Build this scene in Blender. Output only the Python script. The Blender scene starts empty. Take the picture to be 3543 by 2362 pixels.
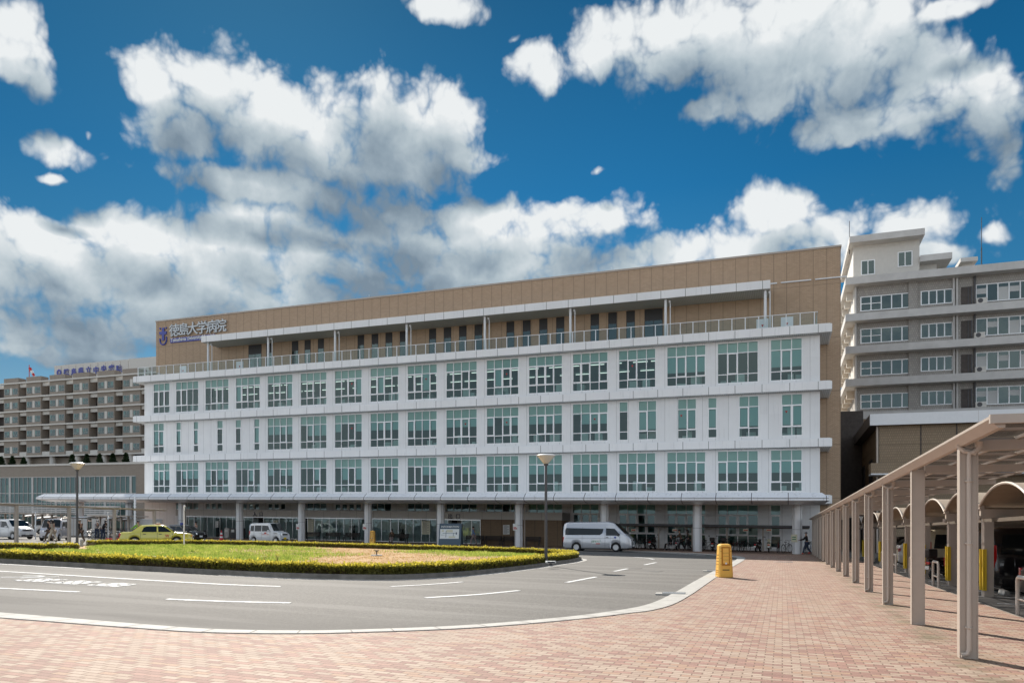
import bpy, bmesh, math, random
from mathutils import Vector, Matrix, noise
R = math.radians
random.seed(7)
SC = bpy.context.scene

# ---------------------------------------------------------------- camera, light, exposure
EYE = 1.6
FPX, CX = 2501.0, 1771.5             # focal length and centre in pixels of the 3543 px wide photograph
UX, UY, VX, VY = .9366, -.3503, .3503, .9366   # the camera looks 20.5 degrees left of the street grid
GRADE = .01706                       # the whole site falls gently towards the right

def grade(u, v):
    return -GRADE * (UX * u + VX * v)

cam_d = bpy.data.cameras.new("camera")
cam = bpy.data.objects.new("camera", cam_d)
SC.collection.objects.link(cam)
cam.location = (0, 0, EYE)
cam.rotation_euler = (R(90), 0, R(20.507))
cam_d.sensor_width = 36
cam_d.lens = FPX / 3543 * 36
cam_d.shift_y = (1830 - 1181) / 3543
cam_d.clip_end = 6000
SC.camera = cam

SC.view_settings.view_transform = 'Standard'
SC.view_settings.look = 'None'
SC.view_settings.exposure = 0.6
SC.view_settings.gamma = 1
SC.render.engine = 'CYCLES'
SC.cycles.max_bounces = 8
SC.cycles.transparent_max_bounces = 14
SC.cycles.use_denoising = True
SC.cycles.caustics_reflective = False
SC.cycles.caustics_refractive = False

SUN_TO = Vector((-.84, .99, 1.0)).normalized()     # towards the sun: behind the hospital, to its left
sun_d = bpy.data.lights.new("sun", 'SUN')
sun_d.energy = 4.9
sun_d.angle = R(.53)
sun_d.color = (1, .93, .83)
sun = bpy.data.objects.new("sun", sun_d)
sun.rotation_euler = SUN_TO.to_track_quat('Z', 'Y').to_euler()
sun.location = (-30, 30, 60)
SC.collection.objects.link(sun)


class NT:
    """small helper for writing node trees"""
    def __init__(s, tree):
        s.t = tree; s.n = tree.nodes; s.l = tree.links
    def node(s, typ, **kw):
        n = s.n.new(typ)
        for k, v in kw.items():
            setattr(n, k, v)
        return n
    def put(s, sock, val):
        if isinstance(val, bpy.types.NodeSocket):
            s.l.new(val, sock)
        elif val is not None:
            sock.default_value = val
    def math(s, op, a, b=None, c=None, clamp=False):
        n = s.node('ShaderNodeMath', operation=op, use_clamp=clamp)
        s.put(n.inputs[0], a)
        if b is not None: s.put(n.inputs[1], b)
        if c is not None: s.put(n.inputs[2], c)
        return n.outputs[0]
    def vec(s, op, a, b=None):
        n = s.node('ShaderNodeVectorMath', operation=op)
        s.put(n.inputs[0], a)
        if b is not None:
            s.put(n.inputs[3] if op == 'SCALE' else n.inputs[1], b)
        return n.outputs[1] if op in ('DOT_PRODUCT', 'LENGTH') else n.outputs[0]
    def mix(s, f, a, b, mode='MIX'):
        n = s.node('ShaderNodeMix', data_type='RGBA', blend_type=mode)
        s.put(n.inputs[0], f); s.put(n.inputs[6], a); s.put(n.inputs[7], b)
        return n.outputs[2]
    def ramp(s, f, stops, interp='LINEAR'):
        n = s.node('ShaderNodeValToRGB')
        n.color_ramp.interpolation = interp
        e = n.color_ramp.elements
        while len(e) < len(stops): e.new(.5)
        for q, (p, c) in zip(e, stops):
            q.position = p
            q.color = (*c, 1) if len(c) == 3 else c
        s.put(n.inputs[0], f)
        return n.outputs[0]
    def noise(s, vec, scale, detail=4, rough=.5, out=0):
        n = s.node('ShaderNodeTexNoise')
        s.put(n.inputs['Vector'], vec)
        n.inputs['Scale'].default_value = scale
        n.inputs['Detail'].default_value = detail
        n.inputs['Roughness'].default_value = rough
        return n.outputs[out]
    def smooth(s, x, a, b, o0=0., o1=1.):
        n = s.node('ShaderNodeMapRange', interpolation_type='SMOOTHSTEP')
        s.put(n.inputs[0], x)
        for i, q in zip((1, 2, 3, 4), (a, b, o0, o1)): n.inputs[i].default_value = q
        return n.outputs[0]


def build_world():
    w = bpy.data.worlds.new("World")
    SC.world = w
    w.use_nodes = True
    k = NT(w.node_tree)
    k.n.clear()
    out = k.node('ShaderNodeOutputWorld')
    bg = k.node('ShaderNodeBackground')
    tc = k.node('ShaderNodeTexCoord')
    d = tc.outputs['Generated']
    sky = k.node('ShaderNodeTexSky', sky_type='NISHITA', sun_disc=False)
    sky.sun_elevation = math.asin(SUN_TO.z)
    sky.sun_rotation = math.atan2(SUN_TO.x, SUN_TO.y)
    sky.air_density = 1.0
    sky.dust_density = .4
    sky.ozone_density = 3.0
    # cloud coordinates: compass angle and height angle of the direction
    X = k.vec('DOT_PRODUCT', d, (UX, VX, 0))
    Y = k.vec('DOT_PRODUCT', d, (UY, VY, 0))
    Z = k.vec('DOT_PRODUCT', d, (0, 0, 1))
    az = k.math('ARCTAN2', X, Y)
    el = k.math('ARCSINE', Z)
    comb = k.node('ShaderNodeCombineXYZ')
    k.put(comb.inputs[0], az); k.put(comb.inputs[1], el)
    p0 = comb.outputs[0]
    # wobble
    n1 = k.noise(d, 5, 3, .5, 1)
    n2 = k.noise(d, 16, 3, .5, 1)
    w1 = k.vec('SCALE', k.vec('SUBTRACT', n1, (.5, .5, .5)), .045)
    w2 = k.vec('SCALE', k.vec('SUBTRACT', n2, (.5, .5, .5)), .03)
    p = k.vec('ADD', p0, k.vec('ADD', w1, w2))
    B = CLOUDS

    def field(pv, dv):
        cur = None
        for (x, y, rx, ry) in B:
            x, y, rx, ry = (q * 1.5064 for q in (x, y, rx, ry))
            a = (x - CX) / FPX
            m = math.sqrt(1 + a * a)
            ca, ce = math.atan(a), math.atan((1830 - y) / FPX / m)
            ra, re = rx / FPX / m / m, ry / FPX / m
            q = k.vec('MULTIPLY', k.vec('SUBTRACT', pv, (ca, ce, 0)), (1 / ra, 1 / re, 0))
            f = k.math('SUBTRACT', 1.40 if rx > 92 else (1.08 if rx > 70 else .60), k.vec('LENGTH', q))
            if cur is None: cur = f
            else:
                cur = k.math('SMOOTH_MAX', cur, f, .25)
        raw = cur
        cur = k.math('MINIMUM', k.math('MULTIPLY', cur, 1.5), 1.3)
        nn = k.node('ShaderNodeTexNoise', noise_dimensions='2D')
        k.put(nn.inputs['Vector'], dv)
        nn.inputs['Scale'].default_value = 7.5; nn.inputs['Detail'].default_value = 8; nn.inputs['Roughness'].default_value = .56
        n = nn.outputs[0]
        v = k.node('ShaderNodeTexVoronoi', feature='F1', voronoi_dimensions='2D')
        k.put(v.inputs['Vector'], dv)
        v.inputs['Scale'].default_value = 19
        v.inputs['Detail'].default_value = 3
        v.inputs['Roughness'].default_value = .6
        v = v.outputs['Distance']
        return raw, k.math('ADD', k.math('ADD', cur, k.math('MULTIPLY', k.math('SUBTRACT', n, .5), 1.35)),
                      k.math('MULTIPLY', k.math('SUBTRACT', .42, v), .85))
    C0, D0 = field(p, p)
    up = (-.012, .05, 0)
    p1 = k.vec('ADD', p, up)
    C1, D1 = field(p1, p1)
    # clouds elsewhere in the sky, unseen: noise cover, made bright to light the facade
    gn = k.noise(k.vec('MULTIPLY', d, (1, 1, 2.2)), 2.2, 9, .6)
    away = k.smooth(k.math('ADD', Y, 0), .25, .62)           # 1 in the photographed quarter of the sky
    G0 = k.math('MULTIPLY', k.math('SUBTRACT', gn, .44), 5.0)
    F0 = k.math('ADD', k.math('MULTIPLY', D0, away), k.math('MULTIPLY', G0, k.math('SUBTRACT', 1, away)))
    dens = k.smooth(k.math('ADD', F0, k.math('MULTIPLY', k.math('SUBTRACT', k.noise(d, 34, 5, .65), .5), .55)), -.12, .80)
    lit = k.math('ADD', k.math('MULTIPLY', k.math('SUBTRACT', C0, C1), .62), k.math('MULTIPLY', k.math('SUBTRACT', D0, D1), .20))
    L = k.math('ADD', k.math('MULTIPLY', lit, .85), .58)
    thick = k.smooth(C0, .3, 1.25)
    L = k.math('SUBTRACT', L, k.math('MULTIPLY', thick, .22))
    L = k.math('ADD', L, k.math('MULTIPLY', k.math('SUBTRACT', k.noise(d, 4.5, 3, .5), .5), 1.5))
    puff = k.noise(d, 13, 7, .6)
    L = k.math('ADD', L, k.math('MULTIPLY', k.math('SUBTRACT', puff, .5), .75), clamp=True)
    q = 2 ** -SC.view_settings.exposure
    sc = lambda c: tuple(x * q for x in c)
    c_in = k.ramp(L, [(0, sc((.20, .27, .34))), (.25, sc((.30, .38, .45))), (.55, sc((.47, .55, .60))), (.82, sc((.65, .71, .745))), (1, sc((.84, .87, .88)))])
    c_out = k.ramp(k.smooth(gn, .42, .62), [(0, (.46, .51, .56)), (1, (.86, .86, .85))])
    ccol = k.mix(away, c_out, c_in)
    # blue of the air: the physical sky pulled towards the deep polarised blue of the day
    tint = k.vec('MULTIPLY', k.vec('SCALE', sky.outputs[0], SKY_STRENGTH), (.35, .8, .9))
    sidec = k.smooth(k.math('ABSOLUTE', k.math('ADD', az, .05)), .15, .65)
    deep = k.ramp(Z, [(.0, sc((.42, .61, .72))), (.12, sc((.34, .55, .69))), (.26, sc((.05, .26, .50))), (.42, sc((.010, .155, .375))), (.62, sc((.003, .075, .19))), (1, sc((.01, .08, .22)))])
    deep = k.mix(k.math('MULTIPLY', sidec, .35), deep, (0, .04, .10, 1))
    blue = k.mix(.93, tint, deep)
    full = k.mix(dens, blue, ccol)
    # pale band low over the unseen horizon, added to light the shaded facade
    hz = k.math('MULTIPLY', k.smooth(Z, .5, .03), k.math('SUBTRACT', 1, away))
    full = k.mix(k.math('MULTIPLY', hz, .75), full, (.82, .87, .93, 1))
    k.l.new(full, bg.inputs[0])
    bg.inputs[1].default_value = 1
    k.l.new(bg.outputs[0], out.inputs[0])
    w.cycles.sampling_method = 'MANUAL'
    w.cycles.sample_map_resolution = 512


SKY_STRENGTH = .1
# cumulus groups: centre and radii on a 2352 x 1568 survey of the sky, turned into compass and height angles
CLOUDS = [
    (390, 215, 95, 75), (520, 225, 130, 80), (610, 290, 200, 85), (420, 310, 120, 60), (850, 250, 115, 75),
    (1000, 280, 110, 75), (1090, 360, 80, 30), (800, 350, 270, 80), (600, 440, 260, 32),
    (90, 540, 160, 55), (330, 550, 190, 60), (560, 540, 100, 60), (160, 640, 340, 100), (900, 500, 120, 50), (200, 730, 260, 60), (330, 690, 300, 60),
    (1090, 510, 140, 42), (1330, 520, 150, 50), (900, 600, 400, 95), (480, 650, 430, 100), (90, 760, 250, 45), (170, 815, 260, 34), (1150, 610, 350, 85),
    (1400, 95, 95, 60), (1560, 90, 170, 90), (1760, 90, 220, 95), (1960, 120, 190, 110), (2170, 190, 170, 90),
    (2030, 270, 210, 50), (1640, 250, 91, 26), (2290, 210, 110, 90), (2330, 350, 60, 80), (1820, 190, 200, 60),
    (1245, 150, 70, 42), (1180, 78, 34, 20), (30, 80, 91, 75), (50, 150, 80, 36), (150, 345, 84, 30), (120, 400, 58, 16), (205, 310, 36, 28),
    (1370, 385, 40, 26), (1030, 15, 80, 26), (2275, 545, 50, 34),
    (1800, 490, 110, 48), (1880, 575, 320, 65), (1640, 600, 220, 60), (2110, 600, 130, 30), (1450, 620, 250, 50), (2190, 15, 120, 22), (2235, 95, 34, 14),
]
build_world()

# ---------------------------------------------------------------- materials
MATS = {}

def principled(name, col, rough=.6, metal=0., bump=0., bscale=8., var=.0, vscale=3., spec=.5, coat=0., tc='Object'):
    """plain painted / cast surface with slight large and small scale unevenness"""
    if name in MATS: return MATS[name]
    m = bpy.data.materials.new(name)
    m.use_nodes = True
    k = NT(m.node_tree)
    b = k.n['Principled BSDF']
    b.inputs['Roughness'].default_value = rough
    b.inputs['Metallic'].default_value = metal
    b.inputs['Specular IOR Level'].default_value = spec
    b.inputs['Coat Weight'].default_value = coat
    t = k.node('ShaderNodeTexCoord').outputs[tc]
    if var:
        n = k.noise(t, vscale, 5, .6)
        lo = tuple(c * (1 - var) for c in col); hi = tuple(min(1, c * (1 + var)) for c in col)
        k.l.new(k.ramp(n, [(.3, lo), (.7, hi)]), b.inputs['Base Color'])
    else:
        b.inputs['Base Color'].default_value = (*col, 1)
    if bump:
        bp = k.node('ShaderNodeBump')
        bp.inputs['Strength'].default_value = bump
        bp.inputs['Distance'].default_value = .01
        k.l.new(k.noise(t, bscale, 4, .6), bp.inputs['Height'])
        k.l.new(bp.outputs[0], b.inputs['Normal'])
    MATS[name] = m
    return m


def glass_mat(name, tint, refl=.08, rough=.02, tr=.9):
    if name in MATS: return MATS[name]
    m = bpy.data.materials.new(name)
    m.use_nodes = True
    k = NT(m.node_tree)
    k.n.clear()
    out = k.node('ShaderNodeOutputMaterial')
    t = k.node('ShaderNodeBsdfTransparent'); t.inputs[0].default_value = (*[c * tr for c in tint], 1)
    g = k.node('ShaderNodeBsdfGlossy'); g.inputs[0].default_value = (.68, .88, .88, 1); g.inputs['Roughness'].default_value = rough
    # slightly warped float glass
    geo = k.node('ShaderNodeNewGeometry')
    bp = k.node('ShaderNodeBump'); bp.inputs['Strength'].default_value = .25; bp.inputs['Distance'].default_value = .02
    k.l.new(k.noise(geo.outputs['Position'], .9, 2, .5), bp.inputs['Height'])
    k.l.new(bp.outputs[0], g.inputs['Normal'])
    f = k.node('ShaderNodeFresnel'); f.inputs[0].default_value = 1.5
    mx = k.node('ShaderNodeMixShader')
    k.l.new(k.math('ADD', k.math('MULTIPLY', f.outputs[0], .95), refl, clamp=True), mx.inputs[0])
    k.l.new(t.outputs[0], mx.inputs[1]); k.l.new(g.outputs[0], mx.inputs[2])
    k.l.new(mx.outputs[0], out.inputs[0])
    MATS[name] = m
    return m


def roof_sheet_mat():
    m = bpy.data.materials.new('roof_sheet'); m.use_nodes = True
    k = NT(m.node_tree); b = k.n['Principled BSDF']
    b.inputs['Base Color'].default_value = (.11, .105, .10, 1); b.inputs['Roughness'].default_value = .25
    t = k.node('ShaderNodeBsdfTransparent'); t.inputs[0].default_value = (.50, .50, .52, 1)
    mx = k.node('ShaderNodeMixShader')
    n = k.noise(k.node('ShaderNodeNewGeometry').outputs['Position'], 2.2, 5, .7)
    k.l.new(k.smooth(n, .3, .7, .35, .7), mx.inputs[0])
    k.l.new(t.outputs[0], mx.inputs[1]); k.l.new(b.outputs[0], mx.inputs[2]); k.l.new(mx.outputs[0], k.n['Material Output'].inputs[0])
    MATS['roof_sheet'] = m


def emit_mat(name, col, s):
    m = bpy.data.materials.new(name); m.use_nodes = True
    b = m.node_tree.nodes['Principled BSDF']
    b.inputs['Base Color'].default_value = (*col, 1)
    b.inputs['Emission Color'].default_value = (*col, 1)
    b.inputs['Emission Strength'].default_value = s
    MATS[name] = m
    return m


def panel_mat(name, col, pu, pz, line=.03, dark=.45, rough=.35, var=.04, axis='xz', streak=0., off=0.):
    """cladding split into panels by thin joints; coordinates in metres"""
    m = bpy.data.materials.new(name); m.use_nodes = True
    k = NT(m.node_tree); b = k.n['Principled BSDF']
    b.inputs['Roughness'].default_value = rough
    t = k.node('ShaderNodeNewGeometry').outputs['Position']
    sx = k.node('ShaderNodeSeparateXYZ'); k.l.new(t, sx.inputs[0])
    def joint(c, per, o=0):
        q = k.math('MODULO', k.math('ADD', c, 4000 * per + o), per)
        return k.math('LESS_THAN', k.math('ABSOLUTE', k.math('SUBTRACT', q, per / 2)), line / 2)
    # undo the fall of the site so joints stay parallel with the floors
    zz = k.math('ADD', sx.outputs[2], k.math('MULTIPLY', k.math('ADD', k.math('MULTIPLY', sx.outputs[0], UX), k.math('MULTIPLY', sx.outputs[1], VX)), GRADE))
    n = k.noise(t, .35, 5, .6)
    c = k.ramp(n, [(.3, tuple(q * (1 - var) for q in col)), (.7, tuple(min(1, q * (1 + var)) for q in col))])
    if pu:
        wn = k.node('ShaderNodeTexWhiteNoise', noise_dimensions='2D')
        cb = k.node('ShaderNodeCombineXYZ')
        k.put(cb.inputs[0], k.math('FLOOR', k.math('DIVIDE', k.math('ADD', sx.outputs[0], 4000.5 * pu + off), pu))); k.put(cb.inputs[1], k.math('FLOOR', k.math('DIVIDE', zz, 2.5)))
        k.put(wn.inputs['Vector'], cb.outputs[0])
        c = k.mix(k.math('MULTIPLY', wn.outputs[0], .10), c, tuple(q * .55 for q in col) + (1,))
    if streak:
        st = k.noise(k.vec('MULTIPLY', t, (5, 5, .35)), 1, 5, .7)
        c = k.mix(k.smooth(st, .52, .75, 0, streak), c, tuple(q * .45 for q in col) + (1,))
    j = None
    if pu: j = joint(sx.outputs[0], pu, off)
    if pz:
        q = joint(zz, pz, pz / 2)
        j = q if j is None else k.math('MAXIMUM', j, q)
    if j is not None:
        c = k.mix(j, c, tuple(q * dark for q in col) + (1,))
    k.l.new(c, b.inputs['Base Color'])
    MATS[name] = m
    return m


def tile_mat(name, ca, cb, mort, w, h, pu=0, pz=0, rough=.7, off=0.):
    """small wall tiles on X/Y-Z, with wider panel joints"""
    m = bpy.data.materials.new(name); m.use_nodes = True
    k = NT(m.node_tree); b = k.n['Principled BSDF']
    b.inputs['Roughness'].default_value = rough
    t = k.node('ShaderNodeNewGeometry').outputs['Position']
    sx = k.node('ShaderNodeSeparateXYZ'); k.l.new(t, sx.inputs[0])
    zz = k.math('ADD', sx.outputs[2], k.math('MULTIPLY', k.math('ADD', k.math('MULTIPLY', sx.outputs[0], UX), k.math('MULTIPLY', sx.outputs[1], VX)), GRADE))
    cm = k.node('ShaderNodeCombineXYZ')
    k.l.new(k.math('ADD', sx.outputs[0], sx.outputs[1]), cm.inputs[0]); k.l.new(zz, cm.inputs[1])
    br = k.node('ShaderNodeTexBrick')
    br.offset = .5
    k.l.new(cm.outputs[0], br.inputs['Vector'])
    br.inputs['Color1'].default_value = (*ca, 1); br.inputs['Color2'].default_value = (*cb, 1); br.inputs['Mortar'].default_value = (*mort, 1)
    br.inputs['Scale'].default_value = 1
    br.inputs['Brick Width'].default_value = w; br.inputs['Row Height'].default_value = h
    br.inputs['Mortar Size'].default_value = h * .1
    c = br.outputs[0]
    n = k.noise(t, .5, 6, .65)
    c = k.mix(k.smooth(n, .35, .7, 0, .35), c, tuple(q * .72 for q in ca) + (1,))
    def joint(cc, per, o):
        q = k.math('MODULO', k.math('ADD', cc, 4000 * per + o), per)
        return k.math('LESS_THAN', k.math('ABSOLUTE', k.math('SUBTRACT', q, per / 2)), .025)
    j = None
    if pu: j = joint(k.math('ADD', sx.outputs[0], 0), pu, off)
    if pz:
        q = joint(zz, pz, pz / 2); j = q if j is None else k.math('MAXIMUM', j, q)
    if j is not None: c = k.mix(j, c, tuple(q * .45 for q in ca) + (1,))
    k.l.new(c, b.inputs['Base Color'])
    MATS[name] = m
    return m


def ground_mats():
    # asphalt
    m = bpy.data.materials.new("asphalt"); m.use_nodes = True
    k = NT(m.node_tree); b = k.n['Principled BSDF']
    b.inputs['Roughness'].default_value = .85
    t = k.node('ShaderNodeNewGeometry').outputs['Position']
    big = k.noise(t, .12, 5, .6)
    mid = k.noise(k.vec('MULTIPLY', t, (.5, 1.6, 1)), .9, 6, .65)
    fine = k.noise(t, 55, 3, .7)
    mid2 = k.noise(t, 14, 4, .75)
    c = k.ramp(k.math('ADD', k.math('MULTIPLY', fine, .55), k.math('MULTIPLY', mid2, .45)), [(.36, (.035, .033, .030)), (.5, (.092, .086, .078)), (.64, (.205, .195, .18))])
    c = k.mix(k.smooth(mid, .35, .7, 0, .30), c, (.13, .125, .118, 1))
    c = k.mix(k.smooth(big, .35, .65, 0, .30), c, (.125, .12, .11, 1))
    # darker, less worn asphalt along the near kerb
    sx = k.node('ShaderNodeSeparateXYZ'); k.l.new(t, sx.inputs[0])
    wv = k.math('ADD', sx.outputs[1], k.math('MULTIPLY', mid, 1.2))
    c = k.mix(k.smooth(wv, 13.2, 9.2, 0, .72), c, (.055, .051, .047, 1))
    trk = k.noise(k.vec('MULTIPLY', t, (.10, 1.1, 1)), 1.0, 3, .5)
    c = k.mix(k.smooth(trk, .46, .62, 0, .22), c, (.26, .25, .235, 1))
    spot = k.noise(t, 1.9, 3, .5)
    c = k.mix(k.smooth(spot, .68, .76, 0, .5), c, (.06, .057, .053, 1))
    vo = k.node('ShaderNodeTexVoronoi', feature='DISTANCE_TO_EDGE'); vo.inputs['Scale'].default_value = .22
    k.l.new(k.vec('ADD', t, k.vec('SCALE', k.noise(t, 1.3, 6, .7, 1), .9)), vo.inputs['Vector'])
    cr = k.math('MULTIPLY', k.math('LESS_THAN', vo.outputs[0], .0035), k.smooth(big, .5, .6))
    c = k.mix(k.math('MULTIPLY', cr, .6), c, (.05, .05, .05, 1))
    k.l.new(c, b.inputs['Base Color'])
    bp = k.node('ShaderNodeBump'); bp.inputs['Strength'].default_value = .5; bp.inputs['Distance'].default_value = .006
    k.l.new(fine, bp.inputs['Height']); k.l.new(bp.outputs[0], b.inputs['Normal'])
    MATS['asphalt'] = m
    # brick paving
    m = bpy.data.materials.new("brick_paving"); m.use_nodes = True
    k = NT(m.node_tree); b = k.n['Principled BSDF']
    b.inputs['Roughness'].default_value = .8
    t = k.node('ShaderNodeNewGeometry').outputs['Position']
    def bricks(c1, c2, mo, ms=.008):
        br = k.node('ShaderNodeTexBrick'); br.offset = .5
        k.l.new(t, br.inputs['Vector'])
        for nme, v in (('Color1', c1), ('Color2', c2), ('Mortar', mo)): br.inputs[nme].default_value = (*v, 1)
        br.inputs['Scale'].default_value = 1
        br.inputs['Brick Width'].default_value = .208; br.inputs['Row Height'].default_value = .104
        br.inputs['Mortar Size'].default_value = ms; br.inputs['Mortar Smooth'].default_value = .2
        return br
    br = bricks((0, 0, 0), (1, 1, 1), (.5, .5, .5))
    base = k.ramp(br.outputs[0], [(0, (.355, .255, .19)), (.2, (.41, .31, .24)), (.38, (.33, .235, .18)), (.50, (.36, .21, .135)), (.62, (.25, .115, .09)), (.76, (.325, .155, .12)), (.91, (.21, .085, .068))], 'CONSTANT')
    big = k.noise(t, .25, 5, .6)
    base = k.mix(k.smooth(big, .3, .7, 0, .2), base, (.32, .215, .165, 1))
    fine = k.noise(t, 60, 3, .7)
    base = k.mix(.22, base, k.ramp(fine, [(.3, (.15, .11, .08)), (.7, (.62, .50, .41))]))
    st = k.noise(t, .9, 6, .7)
    base = k.mix(k.smooth(st, .56, .74, 0, .4), base, (.2, .16, .12, 1))
    c = k.mix(k.math('MULTIPLY', br.outputs[1], .85), base, (.12, .07, .045, 1))
    sx = k.node('ShaderNodeSeparateXYZ'); k.l.new(t, sx.inputs[0])
    dm = k.math('ABSOLUTE', k.math('SUBTRACT', sx.outputs[0], 2.2))       # moss and dirt along the post line, where the down pipes drip
    c = k.mix(k.math('MULTIPLY', k.smooth(dm, .55, .05), k.smooth(k.noise(t, 1.1, 5, .7), .42, .66, 0, .75)), c, (.12, .10, .05, 1))
    wl = k.noise(k.vec('MULTIPLY', t, (1, .35, 1)), .45, 5, .65)
    c = k.mix(k.smooth(wl, .5, .72, 0, .28), c, (.24, .185, .14, 1))
    k.l.new(c, b.inputs['Base Color'])
    bp = k.node('ShaderNodeBump'); bp.inputs['Strength'].default_value = .6; bp.inputs['Distance'].default_value = .006; bp.invert = True
    k.l.new(br.outputs[1], bp.inputs['Height']); k.l.new(bp.outputs[0], b.inputs['Normal'])
    MATS['brick_paving'] = m
    # soil and dead grass of the island
    m = bpy.data.materials.new("island_soil"); m.use_nodes = True
    k = NT(m.node_tree); b = k.n['Principled BSDF']; b.inputs['Roughness'].default_value = .95
    t = k.node('ShaderNodeNewGeometry').outputs['Position']
    n = k.noise(t, 3, 8, .75)
    g = k.noise(t, .6, 5, .6)
    c = k.ramp(n, [(.3, (.30, .18, .085)), (.5, (.45, .29, .14)), (.7, (.53, .36, .19))])
    c = k.mix(k.smooth(g, .56, .7, 0, .5), c, (.14, .2, .04, 1))
    k.l.new(c, b.inputs['Base Color'])
    MATS['island_soil'] = m
    # leaves and grass read their tone from the mesh
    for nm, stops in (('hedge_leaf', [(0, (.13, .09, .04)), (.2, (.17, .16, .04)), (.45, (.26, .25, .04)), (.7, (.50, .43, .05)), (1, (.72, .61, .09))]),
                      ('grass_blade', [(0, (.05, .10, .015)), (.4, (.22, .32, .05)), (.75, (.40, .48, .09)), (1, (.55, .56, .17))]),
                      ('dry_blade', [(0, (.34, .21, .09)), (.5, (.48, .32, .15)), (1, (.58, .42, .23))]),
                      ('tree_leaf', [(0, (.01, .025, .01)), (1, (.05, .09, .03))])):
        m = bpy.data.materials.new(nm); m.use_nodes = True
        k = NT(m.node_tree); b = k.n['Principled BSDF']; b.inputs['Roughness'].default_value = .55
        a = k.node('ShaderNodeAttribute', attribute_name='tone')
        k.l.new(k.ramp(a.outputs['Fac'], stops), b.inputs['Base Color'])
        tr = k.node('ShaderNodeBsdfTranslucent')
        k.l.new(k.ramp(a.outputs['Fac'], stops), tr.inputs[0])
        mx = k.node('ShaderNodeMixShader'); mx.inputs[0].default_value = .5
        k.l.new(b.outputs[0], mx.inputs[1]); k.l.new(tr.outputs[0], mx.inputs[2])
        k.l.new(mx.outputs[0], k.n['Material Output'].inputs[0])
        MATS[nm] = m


ground_mats()
P_ = principled
W = 4.68
P_('white_paint', (.80, .82, .84), .4, var=.04, vscale=.6)
P_('white_metal', (.78, .80, .82), .35, var=.03)
P_('frame_white', (.90, .92, .93), .4)
panel_mat('facade_white', (.82, .83, .835), 1.17, 0, .03, .55, .4, streak=.22, off=.6)
panel_mat('slab_fascia', (.84, .85, .855), 2.34, 0, .05, .25, .3, streak=.3, off=.55)
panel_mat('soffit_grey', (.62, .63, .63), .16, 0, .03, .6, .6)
panel_mat('canopy_panel', (.82, .84, .87), 2.63, 0, .055, .15, .25, streak=.6, off=.9)
panel_mat('beige_fascia', (.60, .57, .52), 2.1, 0, .03, .4, .4)
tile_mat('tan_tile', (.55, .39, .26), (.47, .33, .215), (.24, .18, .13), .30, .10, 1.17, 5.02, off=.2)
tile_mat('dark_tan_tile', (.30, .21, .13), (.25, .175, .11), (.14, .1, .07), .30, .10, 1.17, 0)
tile_mat('grey_tile', (.44, .415, .38), (.34, .32, .295), (.27, .255, .235), .24, .30, 0, 0)
tile_mat('brown_tile', (.38, .325, .27), (.335, .285, .235), (.10, .085, .07), .6, .2, 0, 0)
tile_mat('ochre_tile', (.36, .27, .18), (.30, .225, .145), (.22, .165, .11), .15, .24, 0, 5.0)
P_('slab_grey', (.56, .55, .53), .6, var=.1, vscale=.8)
P_('blind_pale', (.50, .51, .50), .8)
P_('window_grey', (.30, .29, .28), .5)
P_('cream_paint', (.62, .60, .555), .6, var=.05)
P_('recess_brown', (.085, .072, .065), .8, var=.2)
P_('interior_wall', (.18, .30, .29), .8)
P_('ceiling_white', (.45, .47, .47), .8)
P_('interior_dark', (.05, .05, .055), .8)
P_('blind_green', (.74, .82, .76), .8)
P_('blind_teal', (.52, .72, .72), .8)
P_('dark_frame', (.03, .028, .028), .5)
P_('bronze_metal', (.45, .39, .335), .42, metal=.1, var=.06, vscale=2)
P_('barrel_sheet', (.34, .27, .20), .55, var=.08)
P_('bronze_dark', (.14, .115, .09), .5, metal=.2, var=.1)
P_('pipe_beige', (.52, .46, .40), .4, var=.05)
P_('kerb_concrete', (.41, .40, .375), .8, bump=.3, bscale=30, var=.14, vscale=4)
P_('old_concrete', (.20, .185, .165), .9, bump=.5, bscale=25, var=.3, vscale=3)
P_('road_paint', (.62, .63, .63), .7, var=.28, vscale=7)
P_('black_metal', (.02, .02, .022), .4)
P_('pole_grey', (.07, .07, .075), .45, var=.1)
P_('steel', (.62, .63, .64), .3, metal=.9)
P_('cast_iron', (.09, .085, .08), .6, bump=.5, bscale=60, var=.2)
P_('rubber', (.012, .012, .013), .75)
P_('wheel_silver', (.62, .63, .64), .35, metal=.25)
P_('yellow_plastic', (.97, .54, .10), .42, var=.07, vscale=3)
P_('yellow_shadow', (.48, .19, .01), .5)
P_('guard_yellow', (.75, .52, .02), .5)
P_('dark_red', (.13, .02, .018), .4)
P_('red_plastic', (.55, .02, .02), .4)
P_('blue_sign', (.05, .07, .36), .4)
P_('letter_grey', (.50, .54, .57), .35, metal=.3)
P_('sign_navy', (.06, .10, .14), .45)
P_('sign_white', (.8, .82, .8), .5)
P_('sign_cream', (.68, .66, .50), .5)
P_('text_dark', (.05, .05, .09), .5)
P_('text_green', (.02, .22, .10), .5)
P_('text_red', (.5, .03, .02), .5)
P_('bench_dark', (.03, .022, .018), .6)
P_('lamp_glass', (.62, .60, .54), .15)
P_('skin', (.45, .27, .19), .55)
P_('hair_black', (.012, .01, .01), .5)
P_('hair_grey', (.20, .19, .18), .6)
P_('mask_white', (.8, .8, .8), .8)
P_('stem_brown', (.16, .12, .06), .9)
P_('polycarb', (.2, .2, .2), .3)
P_('car_black', (.012, .012, .014), .18, coat=1)
P_('car_white', (.72, .73, .74), .2, coat=1)
P_('car_pearl', (.60, .58, .62), .2, coat=1)
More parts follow.
